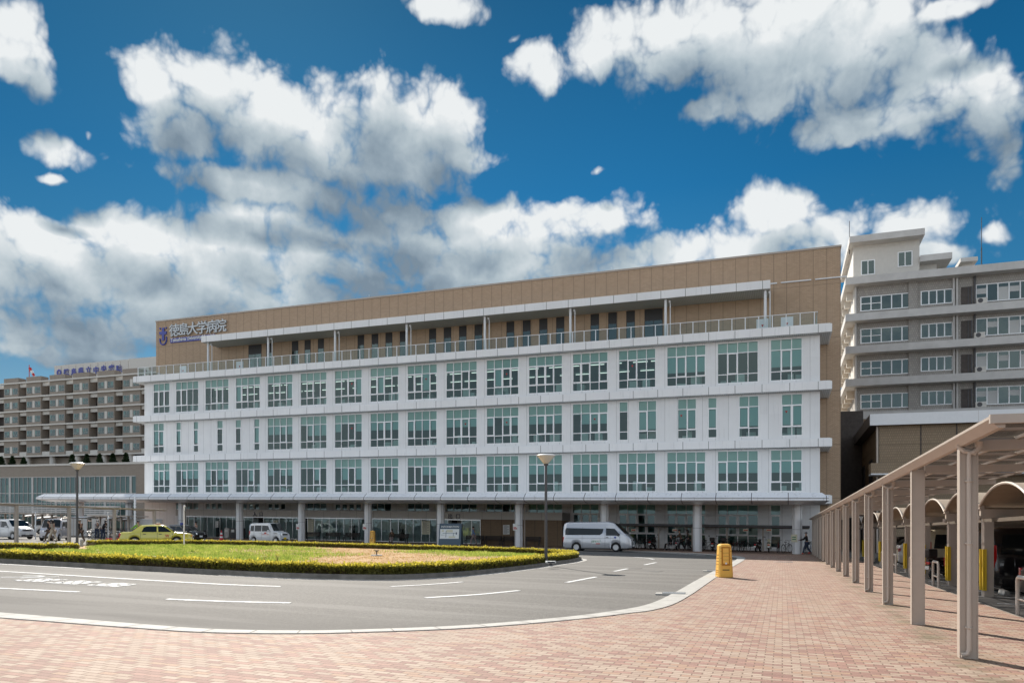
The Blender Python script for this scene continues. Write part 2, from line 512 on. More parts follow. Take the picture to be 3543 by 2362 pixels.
P_('car_silver', (.56, .58, .62), .25, metal=.35, coat=1)
P_('car_yellow', (.66, .60, .10), .22, coat=1)
P_('car_beige', (.42, .38, .28), .25, coat=1)
P_('car_plastic', (.03, .03, .032), .6)
P_('tail_red', (.5, .01, .01), .15, coat=1)
P_('indicator', (.75, .25, .05), .2)
P_('headlight', (.75, .78, .8), .08, metal=.6)
glass_mat('window_glass', (.70, .92, .90), .035)
glass_mat('entrance_glass', (.55, .66, .66), .05)
glass_mat('rail_glass', (.86, .92, .92), .0)
roof_sheet_mat()
glass_mat('car_glass', (.22, .27, .28), .06)
glass_mat('curtain_glass', (.30, .52, .50), .05)
emit_mat('lamp_strip', (1, .97, .9), .8)
emit_mat('down_light', (1, .97, .92), 2.5)

# ---------------------------------------------------------------- mesh helpers
class MB:
    def __init__(s): s.v = []; s.f = []; s.m = []; s.mi = 0
    def add(s, vs, fs):
        o = len(s.v)
        s.v += [tuple(q) for q in vs]
        s.f += [tuple(i + o for i in f) for f in fs]
        s.m += [s.mi] * len(fs)
        return s
    def box(s, x0, x1, y0, y1, z0, z1):
        if x1 < x0: x0, x1 = x1, x0
        if y1 < y0: y0, y1 = y1, y0
        if z1 < z0: z0, z1 = z1, z0
        return s.add([(x0, y0, z0), (x1, y0, z0), (x1, y1, z0), (x0, y1, z0), (x0, y0, z1), (x1, y0, z1), (x1, y1, z1), (x0, y1, z1)],
                     [(0, 3, 2, 1), (4, 5, 6, 7), (0, 1, 5, 4), (1, 2, 6, 5), (2, 3, 7, 6), (3, 0, 4, 7)])
    def quad(s, a, b, c, d): return s.add([a, b, c, d], [(0, 1, 2, 3)])
    def prism(s, poly, axis, a, b):
        """poly of 2-D points swept along axis ('x','y','z') from a to b"""
        def pt(p, q):
            return {'x': (q, p[0], p[1]), 'y': (p[0], q, p[1]), 'z': (p[0], p[1], q)}[axis]
        n = len(poly)
        ar = sum(poly[i][0] * poly[(i + 1) % n][1] - poly[(i + 1) % n][0] * poly[i][1] for i in range(n))
        if ar < 0: poly = poly[::-1]
        vs = [pt(p, a) for p in poly] + [pt(p, b) for p in poly]
        fs = [tuple(range(n))[::-1], tuple(range(n, 2 * n))] + [(i, (i + 1) % n, n + (i + 1) % n, n + i) for i in range(n)]
        if (axis == 'y') != (b < a): fs = [f[::-1] for f in fs]
        return s.add(vs, fs)
    def tube(s, pts, r, n=8, cap=True):
        pts = [Vector(p) for p in pts]
        rs = r if isinstance(r, (list, tuple)) else [r] * len(pts)
        vs = []; ref = None
        for i, p in enumerate(pts):
            d = (pts[min(i + 1, len(pts) - 1)] - pts[max(i - 1, 0)]).normalized()
            if ref is None:
                ref = Vector((0, 0, 1)) if abs(d.z) < .9 else Vector((1, 0, 0))
            a = d.cross(ref).normalized(); b = d.cross(a).normalized(); ref = -b if False else ref
            for j in range(n):
                t = 2 * math.pi * j / n
                vs.append(p + (a * math.cos(t) + b * math.sin(t)) * rs[i])
        fs = []
        for i in range(len(pts) - 1):
            for j in range(n):
                fs.append((i * n + j, i * n + (j + 1) % n, (i + 1) * n + (j + 1) % n, (i + 1) * n + j))
        if cap:
            fs.append(tuple(range(n))); fs.append(tuple(range((len(pts) - 1) * n, len(pts) * n))[::-1])
        return s.add(vs, fs)
    def lathe(s, prof, n=20, c=(0, 0, 0), axis='z', sx=1, sy=1):
        vs = []
        for r, z in prof:
            for j in range(n):
                t = 2 * math.pi * j / n
                a, b = r * math.cos(t) * sx, r * math.sin(t) * sy
                vs.append({'z': (c[0] + a, c[1] + b, c[2] + z), 'y': (c[0] + a, c[1] + z, c[2] + b), 'x': (c[0] + z, c[1] + a, c[2] + b)}[axis])
        fs = [(i * n + j, i * n + (j + 1) % n, (i + 1) * n + (j + 1) % n, (i + 1) * n + j) for i in range(len(prof) - 1) for j in range(n)]
        fs.append(tuple(range(n))[::-1]); fs.append(tuple(range((len(prof) - 1) * n, len(prof) * n)))
        return s.add(vs, fs)
    def build(s, name, mats, parent=None, site=False, smooth=False, bevel=0., fix=False):
        vs = s.v
        if site: vs = [(x, y, z + grade(x, y)) for x, y, z in vs]
        me = bpy.data.meshes.new(name)
        me.from_pydata(vs, [], s.f)
        if not isinstance(mats, (list, tuple)): mats = [mats]
        for m in mats: me.materials.append(MATS[m] if isinstance(m, str) else m)
        if len(mats) > 1: me.polygons.foreach_set('material_index', s.m)
        if smooth: me.polygons.foreach_set('use_smooth', [True] * len(s.f))
        if fix or bevel:
            bm = bmesh.new(); bm.from_mesh(me)
            if fix: bmesh.ops.recalc_face_normals(bm, faces=bm.faces)
            if bevel:
                bmesh.ops.bevel(bm, geom=[e for e in bm.edges if e.calc_face_angle(0) > .6], offset=bevel, segments=2, profile=.6, affect='EDGES', clamp_overlap=True)
            bm.to_mesh(me); bm.free()
        me.update()
        o = bpy.data.objects.new(name, me)
        SC.collection.objects.link(o)
        if parent: o.parent = parent
        return o


def tag(o, label=None, cat=None, group=None, kind=None):
    if label: o['label'] = label
    if cat: o['category'] = cat
    if group: o['group'] = group
    if kind: o['kind'] = kind
    return o

def empty(name, loc=(0, 0, 0), rz=0, label=None, cat=None, group=None, site=True):
    o = bpy.data.objects.new(name, None)
    o.empty_display_size = .3
    SC.collection.objects.link(o)
    z = loc[2] + (grade(loc[0], loc[1]) if site else 0)
    o.location = (loc[0], loc[1], z)
    o.rotation_euler = (0, 0, rz)
    return tag(o, label, cat, group)

def copy_tree(o, parent=None, loc=None, rz=None, label=None, group=None):
    c = o.copy(); SC.collection.objects.link(c)
    if parent is not None: c.parent = parent
    for ch in list(o.children): copy_tree(ch, c)
    if loc is not None: c.location = (loc[0], loc[1], loc[2] + grade(loc[0], loc[1]))
    if rz is not None: c.rotation_euler = (0, 0, rz)
    if label: c['label'] = label
    if group: c['group'] = group
    return c

def yh(x): return 1830 + GRADE * (x - CX)
def at_v(px, py, v):          # where the sight line through a survey pixel meets the vertical plane y = v
    a = (px - CX) / FPX; t = v / (VX * a + VY)
    return t * (UX * a + UY), EYE - (py - yh(px)) * t / FPX
def Uv(px, v): return at_v(px, 1500, v)[0]
def Zv(px, py, v): return at_v(px, py, v)[1]
def at_g(px, py, z=0):
    t = FPX * (EYE - z) / (py - yh(px)); a = (px - CX) / FPX
    return t * (UX * a + UY), t * (VX * a + VY)
def at_t(px, t):
    a = (px - CX) / FPX
    return t * (UX * a + UY), t * (VX * a + VY)

_font_cache = {}
def text_mesh(txt, size, depth=.02, bold=0., name='lettering'):
    """lettering as a mesh, standing in the x-z plane, facing -y, centred on x, bottom at 0"""
    cu = bpy.data.curves.new('t', 'FONT'); cu.body = txt; cu.size = size; cu.extrude = depth / 2; cu.offset = bold
    cu.align_x = 'CENTER'; cu.resolution_u = 3
    ob = bpy.data.objects.new('t', cu); SC.collection.objects.link(ob)
    dg = bpy.context.evaluated_depsgraph_get()
    me = bpy.data.meshes.new_from_object(ob.evaluated_get(dg))
    bpy.data.objects.remove(ob); bpy.data.curves.remove(cu)
    me.transform(Matrix.Rotation(R(90), 4, 'X'))
    me.name = name
    return me

def put_text(name, txt, size, mat, parent, loc, rz=0, depth=.02, bold=0., sx=1., site=False, flat=False):
    me = text_mesh(txt, size, depth, bold, name)
    if flat: me.transform(Matrix.Rotation(R(-90), 4, 'X'))
    me.transform(Matrix.Diagonal((sx, 1, 1, 1)))
    me.transform(Matrix.Translation(loc) @ Matrix.Rotation(rz, 4, 'Z'))
    if site:
        for q in me.vertices: q.co.z += grade(q.co.x, q.co.y)
    me.materials.clear(); me.materials.append(MATS[mat])
    o = bpy.data.objects.new(name, me); SC.collection.objects.link(o)
    if parent: o.parent = parent
    return o

# ---------------------------------------------------------------- the setting
import numpy as np
RNG = np.random.default_rng(5)
_build0 = MB.build
def _build(s, name, mats, parent=None, site=False, **kw):
    o = _build0(s, name, mats, parent, site, **kw)
    if parent is not None and site:           # mesh written in site coordinates under an Empty that stands at its base
        p = parent
        off = Vector((0, 0, 0))
        while p is not None: off += p.location; p = p.parent
        o.location = -off
    return o
MB.build = _build

def curve(pts, n=8, closed=False):
    P = [Vector((*p, 0)) for p in pts]; out = []
    m = len(P)
    for i in range(m if closed else m - 1):
        g = lambda j: P[j % m] if closed else P[max(0, min(m - 1, j))]
        a, b, c, d = g(i - 1), g(i), g(i + 1), g(i + 2)
        for k in range(n):
            t = k / n
            q = .5 * ((2 * b) + (c - a) * t + (2 * a - 5 * b + 4 * c - d) * t * t + (3 * b - a - 3 * c + d) * t ** 3)
            out.append((q.x, q.y))
    if not closed: out.append(tuple(P[-1][:2]))
    return out

def normals(poly, closed=False):
    out = []; m = len(poly)
    for i in range(m):
        a = poly[(i - 1) % m] if closed else poly[max(0, i - 1)]
        b = poly[(i + 1) % m] if closed else poly[min(m - 1, i + 1)]
        d = Vector((b[0] - a[0], b[1] - a[1])).normalized()
        out.append((-d.y, d.x))
    return out

def strip(mb, poly, o0, o1, z0, z1, closed=False):
    """kerb-like bar along a polyline between the offsets o0 and o1 (left of travel is positive)"""
    N = normals(poly, closed); m = len(poly)
    vs = []
    for (x, y), (nx, ny) in zip(poly, N):
        vs += [(x + nx * o0, y + ny * o0, z0), (x + nx * o0, y + ny * o0, z1), (x + nx * o1, y + ny * o1, z1), (x + nx * o1, y + ny * o1, z0)]
    fs = []
    for i in range(m if closed else m - 1):
        a, b = i * 4, ((i + 1) % m) * 4
        for j in range(4): fs.append((a + j, b + j, b + (j + 1) % 4, a + (j + 1) % 4))
    if not closed:
        fs.append((0, 1, 2, 3)); e = (m - 1) * 4; fs.append((e + 3, e + 2, e + 1, e))
    return mb.add(vs, fs)

def flat(mb, poly, z): return mb.add([(x, y, z) for x, y in poly], [tuple(range(len(poly)))])

g = MB(); g.add([(-1500, -400, -.07), (1500, -400, -.07), (1500, 2500, -.07), (-1500, 2500, -.07)], [(0, 1, 2, 3)])
tag(g.build('ground', 'old_concrete', site=True), kind='structure')
g = MB(); flat(g, [(-150, -20), (60, -20), (60, 110), (-150, 110)], 0)
tag(g.build('road', 'asphalt', site=True), kind='structure')

near = curve([(-60, 8.3), (-30, 8.35), (-14, 8.42), (-11, 8.42), (-9.2, 8.42), (-7.9, 8.5), (-6.7, 8.95), (-5.8, 9.6), (-4.8, 10.6), (-3.9, 12.0), (-3.25, 13.4), (-2.72, 15.3), (-2.6, 18.4), (-2.62, 24), (-2.62, 33), (-2.55, 45), (-2.9, 49.5), (-3.9, 52.3), (-6.2, 55.2), (-10, 57.1), (-14, 57.8), (-22, 58), (-80, 58)], 6)
def kerb_w(x, y):
    if y > 14: return .46
    for (a, p), (b, q) in zip([(-60, .6), (-14, .52), (-9, .34), (-6, .27), (-3.6, .32), (-2.6, .46)], [(-14, .52), (-9, .34), (-6, .27), (-3.6, .32), (-2.6, .46), (0, .46)]):
        if x <= b: return p + (q - p) * max(0, x - a) / (b - a)
    return .46
pave_in = [(x - nx * kerb_w(x, y), y - ny * kerb_w(x, y)) for (x, y), (nx, ny) in zip(near, normals(near))]
g = MB(); flat(g, pave_in + [(-80, 70.2), (4.4, 70.2), (4.4, -12), (-60, -12)], .035)
tag(g.build('pavement', 'brick_paving', site=True), kind='structure')
g = MB(); vs = []; fs = []
for (x, y), (a, b) in zip(near, pave_in): vs += [(x, y, -.05), (x, y, .05), (a, b, .05), (a, b, -.05)]
for i in range(len(near) - 1):
    for j in range(4): fs.append((i * 4 + j, i * 4 + 4 + j, i * 4 + 4 + (j + 1) % 4, i * 4 + (j + 1) % 4))
g.add(vs, fs)
tag(g.build('kerb', 'kerb_concrete', site=True, fix=True), kind='structure')
# joints between the kerb stones
g = MB(); N_ = normals(near); acc = 0
for i in range(1, len(near)):
    seg = math.dist(near[i], near[i - 1]); acc += seg
    if acc > .6 and near[i][0] > -20 and near[i][1] < 50:
        acc = 0; (x, y), (nx, ny) = near[i], N_[i]; KW = kerb_w(x, y)
        d = Vector((ny, -nx)) * .006
        g.add([(x - d.x, y - d.y, .0535), (x + d.x, y + d.y, .0535), (x - nx * KW + d.x, y - ny * KW + d.y, .0535), (x - nx * KW - d.x, y - ny * KW - d.y, .0535)], [(0, 1, 2, 3)])
tag(g.build('kerb_joint', 'old_concrete', site=True), kind='structure')
# edging between the brick paving and the covered parking
g = MB(); g.box(4.4, 4.52, -12, 70, -.05, .045)
tag(g.build('parking_kerb', 'old_concrete', site=True), kind='structure')

ISL = curve([(-60, 19.6), (-46, 19.4), (-30, 19.0), (-23, 18.55), (-18.8, 18.35), (-15, 18.2), (-12.6, 18.6), (-11.0, 19.6), (-10.15, 21.8), (-9.8, 24.5), (-9.7, 28), (-9.75, 32), (-9.9, 36), (-10.6, 39.2), (-12.6, 41.6), (-16, 42.9), (-22, 43.4), (-32, 43.4), (-37, 42.2), (-39.9, 39.6), (-41.2, 36.5), (-41.2, 33.4), (-38.6, 30.2), (-35.7, 28.1), (-36.9, 27.0), (-40, 25.9), (-48, 23.6), (-60, 22.5)], 7)
g = MB(); flat(g, [(x + nx * .16, y + ny * .16) for (x, y), (nx, ny) in zip(ISL, normals(ISL))], .12)
tag(g.build('island_soil', 'island_soil', site=True), kind='structure')
g = MB(); strip(g, ISL, 0, .17, -.05, .15)
tag(g.build('island_kerb', 'old_concrete', site=True, fix=True), kind='structure')
g = MB(); strip(g, [p for p in ISL if p[1] < 41 and p[0] > -17], -.30, -.001, -.02, .006)
tag(g.build('gutter', 'kerb_concrete', site=True, fix=True), kind='structure')

# road markings
g = MB()
def mark(mb, pts, w=.15, z=.008):
    strip(mb, pts, -w / 2, w / 2, z - .006, z)
mark(g, curve([(-60, 16.3), (-30, 15.95), (-23.15, 15.72), (-18, 15.45), (-14.65, 15.33), (-13.3, 15.4), (-12.3, 15.6)], 5))
mark(g, [(-27.9, 18.32), (-22.5, 18.12)], .12)
mark(g, [(-17.4, 11.74), (-15.04, 11.99)])
mark(g, [(-60, 11.0), (-20.0, 11.35)])
mark(g, curve([(-12.18, 11.75), (-10.9, 11.95), (-9.51, 12.38)], 5))
mark(g, curve([(-9.9, 17.12), (-9.35, 18.3), (-8.97, 19.75)], 5), .12)
mark(g, curve([(-7.64, 14.79), (-6.95, 16.1), (-6.46, 17.77)], 5))
mark(g, [(-6.19, 21.32), (-6.04, 24.44)]); mark(g, [(-6.25, 28.3), (-6.2, 30.6)]); mark(g, [(-6.2, 34.8), (-6.15, 37.8)])
mark(g, curve([(-6.97, 42.07), (-7.6, 43.6), (-8.64, 44.89)], 5))
mark(g, curve([(-60, 56.9), (-22, 56.9), (-14, 56.7), (-10, 56.0), (-7.2, 54.3), (-5.0, 51.6)], 5), .12)
mark(g, [(-30, 48.9), (-15, 48.8)], .12)
tag(g.build('road_marking', 'road_paint', site=True, fix=True), kind='structure')
# worn lane lettering, foreshortened for drivers coming from the right
g = MB()
def stroke(x0, y0, seq, w=.17):
    for s in seq: mark(g, [(x0 + a, y0 + b) for a, b in s], w)
stroke(-20.75, 14.0, [[(0, .75), (.3, 1.0), (.6, .95), (.7, .7), (.5, .45), (.1, .05)], [(.75, .15), (.85, .6), (1.15, 1.0)]], .12)
stroke(-19.4, 13.45, [[(0, .15), (1.05, .15)], [(.1, .45), (.95, .45)], [(.1, .75), (.95, .75)], [(.25, 0), (.28, .95)], [(.6, 0), (.64, .95)], [(.85, 0), (.9, .95)]], .13)
stroke(-18.0, 13.35, [[(0, .1), (1.05, .12)], [(.05, .4), (1.05, .4)], [(.1, .68), (.95, .70)], [(.2, 0), (.24, .98)], [(.5, 0), (.55, .9)], [(.82, .05), (.86, .95)]], .2)
stroke(-16.55, 13.35, [[(0, .12), (1.0, .16)], [(.0, .45), (.95, .48)], [(.1, .78), (.8, .8)], [(.2, 0), (.24, .95)], [(.6, .1), (.62, .9)]], .19)
tag(g.build('road_lettering', 'road_paint', site=True, fix=True), kind='structure')

# drain grate, manhole covers
def manhole(x, y, r, label):
    m = MB(); m.lathe([(r, -.02), (r, .006), (r * .93, .007), (r * .9, .004), (r * .2, .005)], 28, (0, 0, 0))
    o = m.build('manhole_cover', 'cast_iron', fix=True)
    o.location = (x, y, grade(x, y)); tag(o, label, 'manhole cover')
manhole(-4.95, 29.4, .42, 'larger round iron manhole cover in the asphalt nearer the pavement')
manhole(-6.0, 31.2, .33, 'smaller round iron manhole cover on the dashed lane line')
def grate(x, y, rz, label, w=1.0, d=.38, name='drain_grate'):
    r = empty(name, (x, y, .038), rz, label, 'drain grate', 'drain grates set into the kerb')
    f = MB(); f.box(-w / 2 - .12, w / 2, -d / 2, d / 2, -.05, .012); f.build('surround', 'kerb_concrete', r, bevel=.01)
    b = MB(); b.box(-w / 2 + .05, w / 2 - .04, -d / 2 + .05, d / 2 - .05, .010, .016); b.build('pit', 'black_metal', r)
    s = MB()
    for i in range(12):
        q = -w / 2 + .08 + i * (w - .16) / 11.; s.box(q - .018, q + .018, -d / 2 + .05, d / 2 - .05, .0165, .028)
    for q in (-d / 2 + .05, 0, d / 2 - .05): s.box(-w / 2 + .05, w / 2 - .04, q - .012, q + .012, .0165, .030)
    s.build('bars', 'steel', r)
grate(-2.58, 18.6, R(5), 'rectangular steel drain grate set in the kerb at the nearer bend', .66)
grate(-2.6, 30.5, R(2), 'pale drain grate in the kerb beside the yellow box sign', .66)
grate(.1, 43.0, 0, 'flat narrow drain cover lying in the brick paving', .9, .16)

# ---------------------------------------------------------------- planting
def quads_obj(name, verts, tone, mat, parent=None, tri=False):
    """verts (n, 3 or 4, 3) float array -> one mesh of separate small faces"""
    n, k = verts.shape[0], verts.shape[1]
    v = verts.reshape(-1, 3).copy()
    v[:, 2] += -GRADE * (UX * v[:, 0] + VX * v[:, 1])
    me = bpy.data.meshes.new(name)
    me.vertices.add(n * k); me.vertices.foreach_set('co', v.ravel())
    me.loops.add(n * k); me.loops.foreach_set('vertex_index', np.arange(n * k, dtype=np.int32))
    me.polygons.add(n); me.polygons.foreach_set('loop_start', np.arange(0, n * k, k, dtype=np.int32))
    me.polygons.foreach_set('loop_total', np.full(n, k, dtype=np.int32))
    at = me.attributes.new('tone', 'FLOAT', 'POINT')
    at.data.foreach_set('value', np.repeat(tone, k).astype(np.float32))
    me.update(calc_edges=True)
    me.materials.append(MATS[mat])
    o = bpy.data.objects.new(name, me); SC.collection.objects.link(o)
    if parent:
        o.parent = parent; o.location = -parent.location
    return o

def leaf_quads(c, size, up=.5):
    """leaf shaped quads at the centres c with random tilt"""
    n = len(c)
    d = RNG.normal(size=(n, 3)); d[:, 2] = np.abs(d[:, 2]) * (1 + up); d /= np.linalg.norm(d, axis=1)[:, None]
    a = np.cross(d, RNG.normal(size=(n, 3))); a /= np.linalg.norm(a, axis=1)[:, None]
    s = (size * RNG.uniform(.6, 1.35, n))[:, None]
    return np.stack([c - d * s * .1, c + a * s * .3 + d * s * .45, c + d * s, c - a * s * .3 + d * s * .45], axis=1)

def inside(px, py, poly):
    r = np.zeros(len(px), bool); x0, y0 = poly[-1]
    for x1, y1 in poly:
        c = ((y0 > py) != (y1 > py)) & (px < (x1 - x0) * (py - y0) / (y1 - y0 + 1e-12) + x0)
        r ^= c; x0, y0 = x1, y1
    return r

def nz(x, y, s, o=0.): return np.array([noise.noise((a * s + o, b * s, o)) for a, b in zip(x, y)])

def hedge(path, width, height, count, label, name='hedge', cat='hedge', group=None, z0=.12, size=.088):
    path = np.array(path); seg = np.linalg.norm(np.diff(path, axis=0), axis=1); cum = np.r_[0, np.cumsum(seg)]
    # more leaves where the hedge is near the viewer's side of the road
    mid = (path[1:] + path[:-1]) / 2
    dist = np.hypot(mid[:, 0], mid[:, 1])
    wgt = seg / np.clip(dist / 20, .8, 3) ** 1.2
    pick = RNG.choice(len(seg), count, p=wgt / wgt.sum())
    s = cum[pick] + RNG.uniform(0, 1, count) * seg[pick]
    i = pick
    t = (s - cum[i]) / seg[i]
    p = path[i] * (1 - t[:, None]) + path[i + 1] * t[:, None]
    d = (path[i + 1] - path[i]) / seg[i][:, None]
    nrm = np.stack([-d[:, 1], d[:, 0]], 1)
    # position over a rounded box section: angle 0..1 from one foot over the top to the other
    hv = height * (1 + .10 * nz(s, s * 0, .9, 3.) + .06 * nz(s, s * 0, 4., 9.))
    wv = width * (1 + .10 * nz(s, s * 0, .7, 13.))
    q = RNG.uniform(0, 1, count)
    peri = 2 * hv + wv; L = q * peri
    off = np.where(L < hv, -wv / 2, np.where(L < hv + wv, -wv / 2 + (L - hv), wv / 2))
    z = np.where(L < hv, L, np.where(L < hv + wv, hv, peri - L))
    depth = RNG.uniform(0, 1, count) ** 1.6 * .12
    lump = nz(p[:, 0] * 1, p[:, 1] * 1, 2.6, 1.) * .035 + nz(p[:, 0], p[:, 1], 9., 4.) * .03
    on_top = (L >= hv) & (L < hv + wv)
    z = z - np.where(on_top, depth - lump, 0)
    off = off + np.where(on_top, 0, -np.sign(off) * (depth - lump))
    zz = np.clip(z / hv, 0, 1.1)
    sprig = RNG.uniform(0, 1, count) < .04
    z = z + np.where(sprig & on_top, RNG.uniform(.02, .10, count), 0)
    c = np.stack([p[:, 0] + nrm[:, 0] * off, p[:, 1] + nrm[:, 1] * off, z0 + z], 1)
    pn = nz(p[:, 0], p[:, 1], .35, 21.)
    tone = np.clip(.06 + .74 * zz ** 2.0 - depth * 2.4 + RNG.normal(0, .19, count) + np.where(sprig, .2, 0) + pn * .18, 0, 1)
    # green feet here and there instead of brown twigs
    green = (nz(p[:, 0], p[:, 1], .5, 31.) > .12) & (zz < .55)
    tone = np.where(green, np.clip(.28 + RNG.normal(0, .06, count), .2, .42), tone)
    r = empty(name, (float(path[len(path) // 2][0]), float(path[len(path) // 2][1]), z0), 0, label, cat, group)
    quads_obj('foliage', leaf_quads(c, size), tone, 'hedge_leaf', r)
    # woody core that keeps light from shining straight through
    k = MB(); st = max(1, len(path) // 400)
    pts = [tuple(q) for q in path[::st]] + [tuple(path[-1])]
    strip(k, pts, -width / 2 + .12, width / 2 - .12, z0 - .02, z0 + height - .11)
    k.build('twigs', 'stem_brown', r, site=True, fix=True)
    return r

def offset_path(poly, o): return [(x + nx * o, y + ny * o) for (x, y), (nx, ny) in zip(poly, normals(poly))]
ipath = offset_path(ISL, .50)
front = [p for p in ipath[:ipath.index(min(ipath, key=lambda p: abs(p[0] + 40.2) + abs(p[1] - 32.6)))]]
hedge(front, .62, .27, 190000, 'long low clipped hedge with yellow tips running round the grassy traffic island')
gap_i = len(front)
hedge(ipath[gap_i + 13:], .6, .27, 30000, 'short piece of yellow tipped hedge left of the gap by the lamp post')

def dryness(u, v):
    X = UX * u + VX * v; Y = UY * u + VY * v
    a = X / Y; t = Y
    n = nz(u, v, .16, 2.) * .16 + nz(u, v, .7, 5.) * .06
    d = (a + .325 + n * .8) * 9
    e = np.minimum((t - 39.5 - n * 25) * .5, (a + .09 + n * .5) * 12)
    return np.minimum(np.clip(d, -1, 1), np.clip(-e, -1, 1))

def lawn():
    n = 330000
    u = RNG.uniform(-47, -9.5, n); v = RNG.uniform(18, 44, n)
    ok = inside(u, v, [(x, y) for x, y in offset_path(ISL, .8)])
    u, v = u[ok], v[ok]
    Y = UY * u + VY * v
    keep = RNG.uniform(0, 1, len(u)) < np.clip(24 / Y, .3, 1)
    u, v = u[keep], v[keep]
    dr = dryness(u, v) + RNG.normal(0, .35, len(u))
    clump = nz(u, v, .9, 8.)
    big = nz(u, v, 2.4, 18.)
    for nm, sel, hgt, wid, mat, lab in (
        ('grass', dr < 0, .085, .016, 'grass_blade', 'rough green grass covering the left and far parts of the traffic island'),
        ('dry_grass', dr >= 0, .03, .018, 'dry_blade', 'short dead straw coloured grass over the bare middle of the traffic island')):
        uu, vv, cc, bb = u[sel], v[sel], clump[sel], big[sel]
        if nm == 'dry_grass':
            kk = RNG.uniform(0, 1, len(uu)) < .45
            uu, vv, cc, bb = uu[kk], vv[kk], cc[kk], bb[kk]
        m = len(uu)
        h = hgt * np.clip(1 + cc * 1.3 + np.maximum(bb, .25) * 1.6 - .4, .25, 3) * RNG.uniform(.6, 1.4, m)
        th = RNG.uniform(0, 2 * np.pi, m)
        lean = RNG.uniform(0, .8, m) * h
        la = RNG.uniform(0, 2 * np.pi, m)
        w = wid * RNG.uniform(.7, 1.5, m)
        b = np.stack([uu, vv, np.full(m, .115)], 1)
        e = np.stack([np.cos(th) * w, np.sin(th) * w, np.zeros(m)], 1)
        tip = b + np.stack([np.cos(la) * lean, np.sin(la) * lean, h], 1)
        tone = np.clip(.55 + cc * .35 - bb * .35 + RNG.normal(0, .13, m), 0, 1)
        o = quads_obj(nm, np.stack([b - e, b + e, tip], 1), tone, mat)
        tag(o, lab, 'grass', kind='stuff')
lawn()

def weed(u, v, h, label):
    m = MB(); r = empty('weed', (u, v, .12), 0, label, 'weed')
    random.seed(int(u * 100)); tips = []
    for i in range(7):
        a = random.uniform(0, 6.28); q = random.uniform(.03, .14)
        e = Vector((math.cos(a) * q, math.sin(a) * q, h * random.uniform(.6, 1)))
        m.tube([(0, 0, 0), (e.x * .4, e.y * .4, e.z * .55), e], [.006, .005, .003], 4); tips.append(e)
    m.build('stem', MATS['grass_blade'] if False else 'stem_brown', r)
    l = MB()
    for e in tips:
        for k in range(6):
            c = e + Vector((random.uniform(-.04, .04), random.uniform(-.04, .04), random.uniform(-.08, .03)))
            d = Vector((random.uniform(-1, 1), random.uniform(-1, 1), random.uniform(-.3, 1))).normalized() * .035
            s_ = d.cross(Vector((0, 0, 1))).normalized() * .012
            l.add([c, c + d * .5 + s_, c + d, c + d * .5 - s_], [(0, 1, 2, 3)])
    l.build('flowers', 'guard_yellow', r)
for (px, py, h, lab) in ((960, 1945, .42, 'tall thin flowering weed standing in the grass behind the front hedge'),
                         (915, 1946, .33, 'short flowering weed at the left of the tallest weed on the island'),
                         (345, 1925, .3, 'sparse weed in the grass near the left lamp post')):
    weed(*at_g(px, py, .12), h, lab)

# sprinkler on its round concrete base in the dry grass
x, y = at_g(1303, 1922, .12)
r = empty('sprinkler', (x, y, .12), 0, 'small metal sprinkler on a round pale slab in the dry grass', 'sprinkler')
m = MB(); m.lathe([(.30, -.02), (.30, .05), (.27, .065)], 28); m.build('slab', 'kerb_concrete', r, fix=True)
m = MB(); m.tube([(0, 0, .05), (0, 0, .26)], .03); m.lathe([(.05, .2), (.06, .26), (.03, .3)], 12)
m.tube([(-.12, 0, .30), (0, 0, .25), (.13, .02, .31)], .02); m.build('nozzle', 'bronze_dark', r, fix=True)

# ---------------------------------------------------------------- the hospital
VS, VF, VT = 69.1, 70.0, 73.9
UL, UR = -76.27, 3.14
H = empty('hospital_building', (-36, VF, 0), 0, 'long white and tan hospital block with rows of teal windows and a tiled top storey', 'hospital building')

